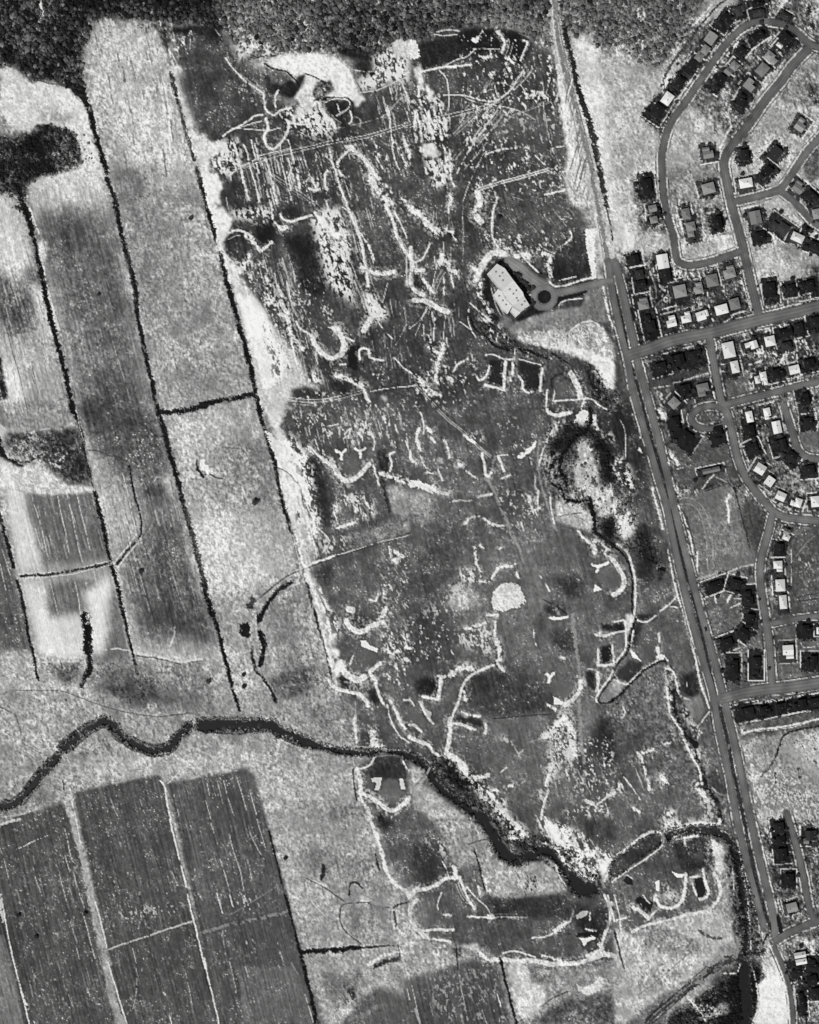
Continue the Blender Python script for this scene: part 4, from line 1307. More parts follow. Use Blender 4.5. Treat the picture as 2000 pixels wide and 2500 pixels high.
P dry .56 3 4 : 1190 740 1380 715 1560 760 1610 1040 1380 1060 1230 980 1160 880
S 30 .84 .05 : 1400 0 1440 130 1490 280 1530 430 1600 540 1725 620
S 20 .15 .25 : 1440 300 1470 430
P turf .14 4 14 : 1430 0 1600 0 1580 80 1500 90
S 40 .14 .15 : 1440 1230 1560 1190 1640 1170
S 12 .14 .1 : 1630 1060 1650 1170
s 28 .2 : 1380 1230 1460 1170 1600 1120
s 16 .2 : 1640 1060 1680 1200 1725 1340
S 8 .7 .3 : 1680 1300 1725 1520
K .14 -.05 : 1120 1380 1280 1380 1280 1560 1180 1560
A .4 .5 6 14 : 1000 1280 1200 1340 1340 1200 1300 1400 1100 1600 1000 1400
P field .40 4 8 : 300 1240 760 1240 840 1400 900 1725 300 1725
S 8 .70 .3 : 840 1460 920 1725
S 6 .78 .25 : 200 100 240 260 300 440 330 600
S 6 .78 .25 : 130 340 180 500 210 600
S 6 .76 .3 : 50 30 110 210
S 6 .74 .3 : 380 110 430 220 500 340
S 5 .76 .3 : 440 0 510 240
S 6 .76 .3 : 360 340 400 510
S 9 .80 .2 : 100 620 150 790
S 9 .80 .2 : 210 640 240 740
S 9 .82 .2 : 330 640 380 760
S 7 .74 .3 : 430 640 460 740
S 6 .55 .2 : 170 800 260 780 600 570
S 26 .50 .3 : 0 950 200 890 400 850 690 780
S 7 .74 .4 : 600 1000 660 1200
S 6 .74 .4 : 210 1200 240 1330 270 1450
S 8 .70 .4 : 340 1240 370 1330
S 7 .74 .4 : 390 1440 430 1580
S 6 .65 .4 : 150 940 180 1180
K .66 0.29 : 0 600 420 620 420 760 120 760
K .60 0.39 : 100 900 460 1000 440 1725 200 1725
S 10 .5 .3 : 730 1210 780 1300
T 1000 2000
D 130 .06 .04 1.2 @river : 600 -20 700 100 770 250
D 110 .08 .08 1.0 @river : 760 240 860 330 930 350 1010 310 1080 270
D 100 .07 .05 1.2 @river : 1080 260 1160 250 1230 290 1290 370 1350 470 1420 560
D 150 .08 .1 1.0 @river : 1390 520 1450 580 1540 580
K .32 .1 : 800 180 1060 160 1060 260 860 280
s 24 .15 : 840 160 900 160
s 24 .15 : 1100 200 1180 210 1260 270 1310 360 1400 420 1470 480 1550 510
P dry .90 4 8 : 1140 40 1200 10 1240 60 1300 200 1260 230 1180 160
K .88 -.05 : 1060 0 1300 20 1440 120 1560 220 1725 280 1725 340 1640 460 1560 480 1400 400 1280 260 1120 140
P dry .90 4 8 : 1560 330 1640 330 1690 380 1650 440 1630 520 1610 440
s 44 .2 : 840 0 900 60 960 120
K .84 -.15 : 760 0 900 40 1000 130 1000 170 860 170 800 80
P turf .30 6 12 : 1460 0 1725 0 1725 240 1600 220 1500 180
s 26 .1 : 1640 520 1690 420 1725 390
s 24 .1 : 1640 640 1680 730 1690 820 1660 940 1620 1060 1640 1130
s 14 .1 : 1670 640 1700 760 1725 860
P turf .22 6 20 : 0 230 120 180 240 200 300 360 340 480 240 500 120 590 0 590
K .70 .0 : 80 180 240 120 340 200 320 400 260 300 180 220
P dry .56 5 12 : 200 0 540 0 660 140 720 300 640 380 420 420 360 360 300 200
P dry .62 5 8 : 560 300 780 360 900 400 980 360 1200 360 1260 480 1320 600 1200 640 1000 660 860 680 760 660 640 620 600 440
D 16 .10 .1 .5 : 550 260 590 420 640 600
S 8 .22 .15 : 500 210 600 180 670 165
K .84 .0 : 600 440 700 440 760 620 660 640
K .14 .1 : 1000 440 1100 480 1060 640 940 660
s 12 .2 : 1230 380 1260 480 1320 560
s 36 .1 : 370 400 390 440 380 500
s 36 .1 : 420 490 300 500 220 560 80 600
s 50 .1 : 60 590 0 650
s 40 .05 : 60 680 10 740 10 840 60 920 140 990
s 26 .1 : -20 880 80 940 200 930 370 930
s 20 .2 : 100 980 200 1010 340 1030
s 10 .2 : 280 360 310 420 330 480
s 24 .2 : 430 500 460 580 500 690 550 750
s 10 .2 : 480 570 560 660 650 740 690 820
W 6 20 .72 .2 : 400 540 440 640 490 700
S 5 .55 .25 : 360 560 370 700
S 5 .55 .25 : 390 560 420 700
s 9 .25 : 270 620 240 700 240 760
s 24 .1 : 290 805 350 810
s 14 .2 : 490 820 680 825 860 825 990 825
s 8 .2 : 680 800 820 800 990 800
s 44 .1 : 670 820 700 820
s 18 .2 : 700 735 820 745
s 24 .1 : 580 570 590 630
s 14 .15 : 1400 730 1370 800 1350 860 1280 910 1210 960 1140 990 1030 1000
s 40 .3 : 1320 870 1220 950
P turf .24 6 10 : 660 680 1300 640 1400 720 1350 840 900 820 700 800
P turf .20 6 10 : 1400 720 1560 760 1660 700 1680 860 1600 1040 1400 900
P sand .66 3 3 : 1400 810 1460 770 1510 780 1480 820 1410 840
P sand .84 3 3 : 1425 1000 1500 1000 1550 970 1570 1000 1500 1030 1470 1070 1450 1030
s 10 .2 : 1520 780 1520 850
s 14 .3 : 1470 920 1570 945
S 40 .12 .2 : 1420 980 1580 960
s 40 .05 : 1600 1050 1620 1100 1500 1150 
s 44 .03 : 800 1180 900 1200 1000 1190 1100 1200 1180 1220 1300 1215 1420 1210 1540 1170 1640 1140 1740 1150
s 14 .1 : 790 1130 870 1110 960 1130 1060 1160
s 20 .2 : 1120 1150 1280 1190
s 36 .2 : 600 1130 660 1180 740 1190
S 20 .10 .05 : 760 1170 790 1260
P dry .66 3 8 : 420 1060 580 1040 600 1120 480 1100
P wood .26 4 6 : 370 1090 440 1080 430 1150 380 1150
D 20 .07 .05 .9 : 775 1190 800 1320 840 1480 880 1640 910 1740
S 12 .10 .1 : 390 1060 400 1160 410 1280
S 6 .6 .2 : 410 1280 440 1450 490 1690
S 10 .16 .1 : 930 1700 1050 1620 1200 1510 1340 1450
P dry .76 4 8 : 860 1200 960 1220 1100 1380 1150 1500 1100 1600 940 1700 870 1500 820 1260
A .38 .6 6 10 : 980 1200 1240 1260 1180 1380 1020 1380
P dry .80 3 4 @sand : 1400 1380 1460 1430 1560 1370 1600 1320 1640 1340 1620 1420 1560 1460 1500 1480 1420 1440
P dry .36 10 14 : 1340 1500 1500 1500 1725 1420 1725 1725 1000 1725
s 6 .2 : 20 1400 50 1540 90 1720
S 20 .6 .2 : 50 1600 90 1725
S 5 .7 .3 : 430 1400 490 1690
s 9 .4 : 740 1480 770 1580
K .55 .2 : 50 1350 750 1250 800 1725 300 1725
S 5 .6 .3 : 440 1490 540 1460
S 5 .6 .3 : 170 1540 200 1660
S 5 .65 .3 : 610 1600 650 1725
K .7 .1 : 740 1640 820 1660 800 1725 720 1720
K .8 .1 : 0 1050 340 1060 360 1160 0 1200
T 1500 2000
P turf .24 3 3 @river : 0 340 100 270 220 180 400 110 420 180 340 240 200 340 60 450 -40 500 -40 440
P turf .15 3 3 @river : 410 110 550 70 700 60 870 60 960 120 1020 200 1000 240 900 150 780 140 650 110 480 170 440 180
P turf .20 3 8 : 470 200 600 150 800 160 820 400 780 460 560 440
P turf .34 3 10 : 0 500 200 380 420 220 560 440 820 460 840 660 760 760 560 800 300 840 20 840
s 26 .05 : -20 340 100 250 200 170 300 110 390 110 500 80 700 30 870 40 890 0
s 14 .05 : 400 110 420 190 360 260 240 350 100 440 -20 530
s 30 .1 : 500 160 590 150 700 140
s 12 .1 : 590 150 595 210
K .86 -.2 : 390 0 640 0 860 20 540 70 400 90
s 60 .15 : 840 200 850 300 890 440
P dry .80 4 10 : 830 200 920 230 920 400 900 500 850 440
s 30 .05 : 840 460 880 520 890 640 840 720 780 770 640 800 560 820
s 24 .1 : 560 820 420 860 280 890 160 940
s 16 .1 : 20 850 100 830 
s 30 .02 : 340 650 380 720 430 745 500 740 560 700 590 620 600 540 600 460
P sand .86 3 3 : 480 440 540 460 590 460 570 490 530 490
P sand .84 3 3 : 335 530 380 510 380 600 360 610 350 560
s 26 .2 : 350 640 340 680
K .74 -.05 : 420 500 480 600 560 620 540 680 420 690 410 580
s 26 .02 : 755 490 780 560 790 630 760 660 720 675
s 16 .05 : 655 540 690 640
s 20 .1 : 640 490 700 480
s 16 .2 : 745 420 760 480
P lush .15 3 3 : 670 500 740 490 770 600 750 650 700 660
P lush .13 3 3 : 170 680 210 650 330 700 300 800 260 780
s 34 .05 : 160 745 240 790 290 840
s 20 .05 : 290 840 350 770
s 10 .2 : 240 640 300 710
P lush .14 3 3 : 70 520 110 470 150 500 160 550 110 550
s 10 .1 : 110 470 150 500
P turf .20 3 4 : 180 560 260 500
P dry .70 4 14 : 0 920 160 960 560 830 860 740 980 1000 900 1060 820 1180 640 1320 400 1480 200 1640 100 1725 0 1725
A .46 .7 8 14 : 160 960 400 900 700 1000 720 1120 500 1160 240 1080
A .50 .5 8 14 : 200 1300 400 1200 560 1300 400 1440 220 1500
S 26 .34 .2 : 720 940 820 1000 900 1000
S 16 .14 .25 : 0 940 40 1100 80 1260
S 20 .7 .3 : 120 1300 170 1500 210 1640
S 7 .30 .2 : 200 1480 400 1330 640 1120
K .10 .0 : 920 260 1060 260 1140 900 1120 1120 1040 1130 980 700
D 56 .05 .15 .8 @river : 980 200 1030 330 1060 500 1090 700 1110 900 1105 1120
S 8 .82 .2 : 1020 180 1060 320 1090 480 1120 660 1140 860 1150 1100
S 10 .70 .35 : 900 100 960 120 1000 160
S 10 .66 .3 : 1000 420 1010 640
S 60 .26 .2 : 1250 1110 1100 1150 900 1220 760 1320 600 1440 440 1560 280 1700
S 16 .05 .2 : 930 1160 1100 1140 1250 1110
W 8 60 .10 .2 : 800 1260 640 1400 480 1540 300 1700
S 8 .50 .3 : 780 1290 560 1460 340 1640 280 1720
D 120 .05 .05 1.0 @river : 1090 1230 1100 1400 1120 1560 1090 1740
s 12 .3 : 1040 1290 1060 1230
s 10 .15 : 1150 1220 1190 1350 1210 1500 1200 1620 1160 1725
s 12 .3 : 900 1300 1020 1300
K .84 .1 : 700 1600 860 1560 920 1540 960 1600 920 1640 780 1680
P dry .56 4 6 : 740 1640 820 1620 900 1540 960 1560 960 1640 820 1660 780 1700 720 1680
s 16 .3 : 640 1520 700 1600 770 1700
S 24 .06 .1 : 820 1500 820 1580
S 20 .05 .1 : 800 1690 980 1650
P dry .86 3 8 : 1240 1200 1360 1160 1400 1240 1450 1400 1480 1560 1470 1725 1180 1725 1220 1560 1210 1400 1260 1320
A .62 .6 6 12 : 1230 1200 1350 1170 1390 1260 1320 1320 1240 1340
s 14 .1 : 1240 910 1250 1000
S 16 .06 .15 : 1250 1060 1270 1000 1310 960
s 22 .05 : 1250 230 1270 310 1285 380
s 8 .2 : 1190 0 1240 200 1300 440 1340 660 1380 880
A .40 .7 4 6 : 1430 820 1640 800 1700 860 1500 920 1440 960
s 8 .3 : 1490 0 1530 160 1580 400 1610 560
K .80 -.1 : 1380 700 1460 690 1440 820 1380 800
A .60 .6 6 10 : 1500 1000 1620 980 1700 1080 1640 1160 1520 1100
K .82 -.05 : 1580 1000 1680 1000 1700 1160 1640 1160
K .84 -.1 : 1500 1360 1600 1330 1640 1500 1640 1700 1580 1600
S 24 .10 .15 : 1560 1440 1580 1560 1620 1725
T 1500 0
P dry .84 3 10 : 400 640 470 610 500 660 480 740 420 750 380 700
s 12 .2 : 820 40 740 130 650 230
S 14 .12 .15 : 960 -20 860 60 780 150 690 250
S 26 .28 .1 : 690 250 620 360 540 460 460 580 400 720
s 10 .2 : 1040 120 1010 190 1060 250 1150 180
s 12 .15 : 1040 360 1030 330 1100 270 1190 235
s 12 .15 : 1230 230 1300 220 1420 240
s 8 .2 : 1440 200 1560 260 1660 340
s 10 .1 : 1150 380 1270 330
s 8 .2 : 1490 290 1580 380 1500 500 1430 580 1380 550
s 12 .1 : 640 620 720 670 830 510
s 10 .15 : 570 730 640 780 570 880 540 850
s 10 .15 : 490 890 530 930 450 1060 380 1070
s 14 .2 : 540 500 620 490
s 20 .2 : 1160 560 1200 500 1250 490
s 20 .1 : 480 750 520 780
s 14 .1 : 820 740 870 770
s 18 .1 : 1010 880 1050 915
s 22 .1 : 990 1060 930 1160 880 1330
s 14 .15 : 870 1400 880 1480 900 1570
s 12 .2 : 960 1440 990 1560 1020 1680
s 18 .15 : 1670 1140 1590 1250 1480 1410
s 8 .2 : 450 1180 480 1080 560 920 740 720
s 6 .2 : 430 1400 460 1725
s 14 .15 : 1120 1660 1250 1620 1290 1590
s 8 .2 : 1410 1600 1520 1460
s 10 .2 : 1720 1160 1600 1310
s 8 .3 : 1530 680 1570 820 1620 930
s 12 .3 : 340 890 300 920
s 12 .2 : 700 320 740 330
s 8 .3 : 200 30 205 180 230 330 250 500
A .36 .7 6 14 : 950 620 1100 460 1300 440 1200 560 1120 720 1000 760 880 720
A .26 .7 6 10 : 1180 240 1440 230 1580 380 1430 570 1320 460 1200 400
A .22 .7 5 10 : 560 260 780 180 1050 60 1180 140 1060 220 900 340 560 640
A .18 .6 5 8 : 360 880 540 860 450 1050 250 1020
A .40 .6 6 14 : 1420 580 1720 540 1720 900 1500 900 1300 760
A .32 .8 5 10 : 1550 1320 1725 1240 1725 1500 1650 1540
A .46 .7 5 14 : 430 1450 700 1360 880 1380 900 1725 460 1725
A .12 .6 4 8 : 1590 700 1725 700 1725 900 1660 860
S 30 .40 .3 : 840 1040 850 1120
S 40 .14 .35 : 1640 60 1630 180 1680 230
S 90 .36 .15 : 1500 200 1480 120 1520 40
S 26 .74 .3 : 1450 -10 1400 60
S 8 .12 .2 : 700 1560 780 1540 860 1550
S 8 .12 .2 : 720 1670 800 1660 900 1630
T 1500 500
P dry .88 4 12 : 60 100 120 240 180 240 170 360 110 400 70 380 90 240 30 20 90 20
s 10 .2 : 40 550 70 680 120 860 150 1040 200 1200
s 10 .2 : 210 1200 350 1160 520 1120
s 8 .2 : 420 0 440 160 480 300 500 400
s 10 .2 : 490 70 520 180 550 290
s 8 .2 : 730 130 760 250
s 16 .2 : 930 0 970 80 1010 250 1030 370 960 410
s 8 .2 : 560 320 590 450 620 500
s 18 .15 : 1040 60 1060 120
s 8 .2 : 1070 170 1110 340
s 16 .15 : 1040 480 1060 560 1080 660 1120 770 1150 900
s 10 .2 : 1140 480 1170 570 1200 700
s 10 .2 : 300 560 330 640 350 700 350 780 300 790
s 8 .3 : 220 540 300 560
s 16 .1 : 120 540 200 525
s 14 .1 : 200 900 290 880
s 12 .2 : 290 910 340 940 355 1000
s 10 .2 : 370 830 450 760 
s 10 .3 : 400 880 520 850
s 16 .2 : 520 850 540 910
s 12 .2 : 620 600 640 680 
s 20 .3 : 920 720 940 780
s 8 .2 : 820 920 850 1000
s 6 .2 : 980 900 990 950 890 1000
s 14 .2 : 1320 890 1470 850 1560 820 1725 780
s 8 .1 : 1440 720 1470 850
s 10 .1 : 1560 700 1590 750 1640 740 1650 780
s 10 .2 : 1380 690 1390 760
s 24 .15 : 1385 1020 1460 1000
s 12 .1 : 1190 1060 1280 1040
s 12 .15 : 1500 1060 1520 1110
s 10 .2 : 1540 1230 1550 1300 1680 1270
s 14 .2 : 1130 1350 1250 1310 
s 16 .2 : 1390 1200 1430 1260 1400 1330
s 10 .2 : 860 1180 880 1280
s 18 .1 : 900 1405 970 1400
s 12 .2 : 920 1560 950 1650 
s 12 .2 : 1130 1480 1150 1560 
s 14 .15 : 610 1250 630 1330 730 1310
s 12 .1 : 460 1390 580 1370
s 14 .2 : 670 1450 800 1410
s 10 .2 : 770 1210 800 1400
s 8 .3 : 340 1540 500 1520
s 20 .2 : 240 1340 260 1400
s 14 .15 : 70 1250 110 1450 160 1700
K .84 -.1 : 330 1540 440 1560 420 1640 410 1725 360 1725 380 1640
s 10 .2 : 270 1480 320 1700
s 10 .2 : 1480 60 1580 160 1640 220 1725 250
s 20 .2 : 1330 230 1360 320
s 14 .15 : 1430 350 1460 290
s 16 .2 : 1640 400 1700 390 1725 410
s 8 .3 : 1590 380 1570 460
A .70 .7 6 14 : 1190 380 1260 420 1400 520 1660 540 1560 620 1260 600
A .62 .7 6 14 : 640 330 1000 240 1030 380 640 500 560 400
A .84 .6 5 10 : 820 270 960 240 1020 370 880 410
A .50 .6 6 14 : 1400 330 1580 340 1560 480 1440 500
K .74 .0 : 0 0 180 0 180 420 0 420
P lot .28 3 6 : 440 1390 780 1330 790 1410 480 1500
P lot .40 3 8 : 930 1460 1120 1440 1160 1600 960 1640
P lot .26 3 8 : 1560 1060 1725 1020 1725 1180 1560 1180
K .70 .15 : 380 560 640 560 640 700 480 780 380 700
K .72 .1 : 1040 1060 1540 1020 1700 1200 1700 1340 1060 1340
K .74 .05 : 360 380 520 380 640 700 360 860
S 8 .10 .1 : 360 1210 500 1180 640 1140
T 0 0
D 50 .10 .05 1 : 680 740 740 880 790 1080
D 40 .08 .0 1 : 790 1060 850 1280 900 1450
D 34 .12 .1 1 : 900 1500 960 1650 990 1740
S 60 .16 .1 : 580 700 680 780 720 840
D 36 .09 .05 1 : 1440 630 1490 800
D 26 .10 .1 1 : 1495 840 1520 920 1570 1120 1640 1350
D 34 .10 .15 1 : 1655 1420 1700 1580 1725 1700
D 50 .12 .1 .8 : 150 1560 190 1730
A .50 .7 10 24 : 950 1440 1560 1400 1700 1725 1000 1725
K .42 .1 : 1000 1400 1600 1400 1700 1725 1000 1725
A .74 .6 6 20 : 700 1140 900 1560 820 1440 720 1400
T 1000 0
S 96 .68 .0 @dirt_road : 1215 -20 1225 200 1260 420 1310 650 1370 850 1420 1050 1470 1250 1520 1450 1570 1740
s 50 .05 : 1255 560 1290 760 1330 960 1360 1160 1390 1280
S 8 .80 .1 : 1200 20 1210 200 1240 420 1290 640
S 7 .34 .15 : 1240 20 1250 240 1300 500 1370 760 1440 1040 1500 1280
S 6 .84 .15 : 1270 400 1330 640 1400 900 1450 1120 1500 1400
S 6 .40 .2 : 1330 800 1380 1000 1420 1200 1440 1400
S 6 .80 .2 : 1440 1400 1500 1560 1540 1725
S 44 .18 .1 : 1300 220 1330 380 1380 540 1410 700 1460 860 1520 1040 1560 1220
S 34 .20 .2 : 1540 1180 1570 1320 1610 1500 1660 1725
K .60 .1 : 1620 700 1725 400 1725 1500 1660 1300
T 1000 500
S 66 .74 .05 @dirt_road : 1570 -20 1600 200 1640 400 1680 610
S 7 .36 .2 : 1580 100 1620 360 1640 480
S 14 .22 .25 : 1650 0 1690 160 1710 300
T 1000 1000
P dry .79 3 4 : 695 1600 708 1530 780 1470 850 1450 930 1490 965 1560 985 1605 900 1670 780 1700 705 1690
P lush .40 3 6 : 1575 1400 1620 1350 1680 1320 1760 1330 1790 1400 1780 1480 1720 1520 1640 1500
S 22 .88 .0 @sand_bunker : 1545 1305 1590 1320 1668 1288
S 24 .88 .0 @sand_bunker : 1590 1318 1580 1365
P sand .84 3 2 : 1560 1475 1590 1490 1622 1520 1548 1535
T 1500 1000
s 42 .0 : -10 1270 40 1340 75 1410 80 1470 50 1530 -10 1560
T 0 0 1
A .64 .5 10 20 : 1480 2350 1560 2310 1590 2400 1500 2450
A .64 .5 14 40 : 960 2150 1040 2150 1040 2400 960 2400
T 0 1500
S 16 .34 .3 : 0 1580 90 1560 180 1490 280 1360 380 1250 470 1170
S 14 .36 .3 : 1020 950 1110 1020 1210 1075 1300 1095 1380 1085 1430 1060
S 16 .30 .3 : 560 1170 650 1100 760 1010 860 955 920 965 990 1040 1090 1120 1200 1170 1300 1195 1420 1180 1500 1110
T 500 1500
S 18 .32 .2 : 0 985 150 1000 300 1005 500 975 580 1000 680 1060 780 1100
S 12 .60 .1 : 680 950 860 1030 1000 1085 1150 1115
T 1000 2000
S 24 .30 .3 : 680 20 760 120 820 220 860 270
T 1000 500
K .88 .0 : 900 1080 1160 1060 1400 1040 1560 960 1700 1160 1725 1540 1680 1560 1500 1320 1250 1220 920 1150
K .40 .12 : 940 1100 1160 1100 1500 1000 1640 1200 1400 1200
S 12 .80 .2 : 1350 1060 1460 990 1560 990 1620 1040
T 500 500
K .86 .12 : 380 620 560 760 640 1000 760 1250 800 1450 640 1300 520 1000
K .36 .18 : 440 780 600 1060 700 1240 760 1400 600 1540 560 1400
T 500 1000
K .86 .0 : 680 150 900 400 940 700 980 1000 900 1240 860 1000 820 700 700 480
T 1000 0
K .80 .30 : 420 200 1240 300 1260 1250 480 1600
A .40 .5 20 60 : 700 1000 1200 900 1250 1200 900 1250
T 1000 1000
A .44 .4 20 70 : 100 700 600 600 800 900 500 1000 200 1000
A .28 .5 20 60 : 900 500 1060 450 1100 700 950 700
A .44 .4 20 70 : 1000 1250 1300 1100 1500 1300 1300 1380
T 1000 1500
A .28 .5 16 50 : 480 520 900 500 1120 640 900 820 560 780
A .45 .5 16 60 : 700 900 1150 880 1100 1200 900 1300
A .44 .4 16 60 : 1250 1250 1450 1250 1430 1600 1180 1700
A .28 .4 16 60 : 350 1000 600 1050 700 1300 480 1240
T 500 0
L 70 .78 8 160 14 : 180 1150 700 1250 1000 1300 1060 1725 150 1725
L 40 .76 7 130 14 : 1000 1250 1725 1100 1725 1725 1100 1725
L 40 .80 9 120 12 : 1420 700 1725 700 1725 1300 1500 1200
L 24 .72 6 160 60 : 700 950 1300 950 1600 1200 500 1330
T 500 500
L 60 .76 9 160 15 : 350 560 720 420 860 960 900 1040 700 1020 460 760
L 50 .78 8 200 17 : 1040 20 1400 0 1500 900 1320 1000 1180 500
L 60 .74 7 140 14 : 560 900 1000 1100 1200 1500 900 1560 640 1200
L 30 .72 6 140 8 : 1380 900 1725 800 1725 1500 1400 1400
T 1000 0
L 60 .74 6 110 10 : 350 500 1200 500 1280 1250 1300 1600 500 1500
L 36 .78 7 260 -38 : 500 700 900 560 1040 560 700 1100 420 1500 380 1300
L 20 .72 6 160 76 : 600 1200 1300 1150 1340 1700 650 1700
T 1000 500
L 40 .76 8 150 4 : 100 0 420 0 420 1200 60 1200
L 24 .72 6 90 40 : 700 50 1450 50 1400 350 760 350
T 500 1000
L 50 .78 8 160 14 : 700 0 1725 0 1725 300 1480 300 900 260
L 30 .86 16 130 16 : 640 260 840 480 920 900 860 1180 700 700
L 30 .78 7 120 14 : 1000 700 1450 720 1450 960 1060 1000
L 30 .80 8 120 14 : 780 1000 1060 1040 1050 1220 850 1260
L 24 .76 10 60 30 : 1480 1200 1725 1100 1725 1725 1480 1600
T 500 1500
L 30 .80 10 50 20 : 1480 60 1725 60 1725 450 1500 350
T 1000 1500
L 30 .84 10 60 10 : 1180 900 1390 900 1390 1400 1150 1500
L 40 .70 6 120 24 : 1250 1250 1725 1100 1725 1725 1400 1700
T 0 500
L 60 .72 4 300 13.5 : 300 100 950 50 1280 1700 700 1700
L 60 .34 4 260 13.5 : 300 100 950 50 1280 1700 700 1700
L 40 .82 4 260 13.5 : 0 100 150 100 420 1100 560 1700 0 1700
L 34 .28 4 260 13.5 : 0 100 150 100 420 1100 560 1700 0 1700
T 0 1000
L 50 .80 4 200 13.5 : 200 700 760 700 880 1200 300 1280
L 60 .80 5 240 14 : 1000 900 1450 500 1720 1700 1050 1700
L 40 .30 5 220 14 : 700 50 1300 20 1700 1700 1050 1700
P wood .30 8 14 : 60 200 640 160 720 340 760 600 560 600 420 480 340 420 200 400 60 300
K .09 .05 : 380 380 720 360 760 600 600 620 480 520
K .80 .12 : 60 220 420 200 560 300 640 560 300 420 80 380
K .10 .16 : 60 200 600 180 640 340 100 380
T 0 2000
L 60 .66 4 160 14 : 100 200 650 100 950 1600 250 1700
L 40 .62 4 140 14 : 800 200 1400 100 1700 1600 1100 1700
T 500 2000
L 50 .64 4 160 14 : 0 100 500 0 800 1100 900 1700 150 1700
T 1000 0
S 34 .50 .0 : 1222 -20 1232 200 1272 420 1322 650 1385 850 1435 1050 1485 1250 1535 1450 1585 1740
S 7 .30 .1 : 1250 -20 1262 200 1300 420 1350 650 1408 850 1460 1050 1510 1250 1560 1450
T 1000 500
S 34 .50 .0 : 1585 -20 1620 200 1658 400 1690 610
T 1000 2000
L 60 .88 14 130 28 : 1060 0 1300 20 1440 120 1600 240 1725 300 1640 440 1560 480 1400 400 1280 260 1120 140
s 26 .05 : 1655 940 1625 1040 1610 1110
s 20 .05 : 1700 700 1690 800 1690 860
T 1500 2000
S 10 .30 .2 : 430 230 500 330 560 410
s 22 .1 : 420 860 280 890 150 950
s 10 .05 : 410 110 430 190
s 12 .1 : 0 640 40 800 60 960
T 1000 0
L 24 .85 10 300 -13 : 1230 600 1330 650 1440 1350 1540 1700 1380 1600 1300 1200
L 20 .45 8 260 -13 : 1280 600 1380 750 1500 1350 1560 1700 1420 1600 1330 1200
T 1500 500
A .30 .6 8 10 : 200 560 420 680 380 1100 200 1180
L 20 .80 6 40 20 : 130 560 1100 600 1150 1150 200 1200
L 24 .80 6 40 20 : 860 1050 1725 1000 1725 1600 950 1650
L 16 .80 6 40 110 : 130 560 1100 600 1150 1150 200 1200
T 1500 0
L 26 .80 6 40 38 : 400 400 1100 120 1500 300 1000 900 500 1050
T 0 0 .8625
A .76 .6 12 20 : 200 60 330 60 370 180 400 280 420 400 340 410 300 330 230 240 195 130
A .34 .45 14 26 : 90 450 240 460 262 600 290 700 230 740 150 700
A .30 .6 14 22 : 180 800 260 800 330 880 350 970 250 1000 190 920
A .30 .55 14 22 : 300 1130 390 1090 440 1330 320 1340
A .78 .6 10 18 : 60 400 200 370 235 420 90 440
A .84 .6 8 14 : -30 430 20 420 60 560 30 600 -30 560
A .30 .6 10 18 : -30 560 60 600 90 680 20 700 -30 680
A .80 .5 10 20 : 400 1000 480 1100 620 1200 560 1240 430 1230 390 1080
A .46 .5 12 20 : 450 940 560 920 580 1040 480 1060
L 40 .84 4 70 12 : 200 60 360 40 420 340 260 300
L 30 .48 3 60 10 : 200 60 360 60 420 400 260 360
T 0 500
L 50 .80 4 340 13.5 : 0 100 160 100 560 1700 0 1700
T 500 0
L 30 .84 12 160 14 : 380 1100 900 1250 900 1700 400 1700
T 500 1000
s 44 .0 : 1070 430 1110 520 1160 585 1220 595 1290 560 1350 500 1385 460
P lush .38 2 6 : 1180 420 1240 380 1300 420 1300 510 1230 560 1170 510
T 500 500
s 44 .0 : 905 1110 940 1190 990 1250 1060 1290 1120 1270 1160 1230 1170 1160 1140 1080
T 1000 1500
s 38 .0 : 1445 560 1440 620 1400 690 1360 730 1310 765
P lush .40 2 6 : 1230 590 1290 560 1350 580 1370 640 1300 710 1240 670
T 500 1500
s 44 .0 : 1195 50 1220 100 1280 140 1340 140 1400 100
s 36 .0 : 1310 1500 1400 1540 1480 1600 1550 1650 1620 1640 1680 1590 1720 1540
T 1500 1000
P lush .38 2 6 : -60 1340 0 1320 40 1400 50 1470 0 1520 -60 1510
'''
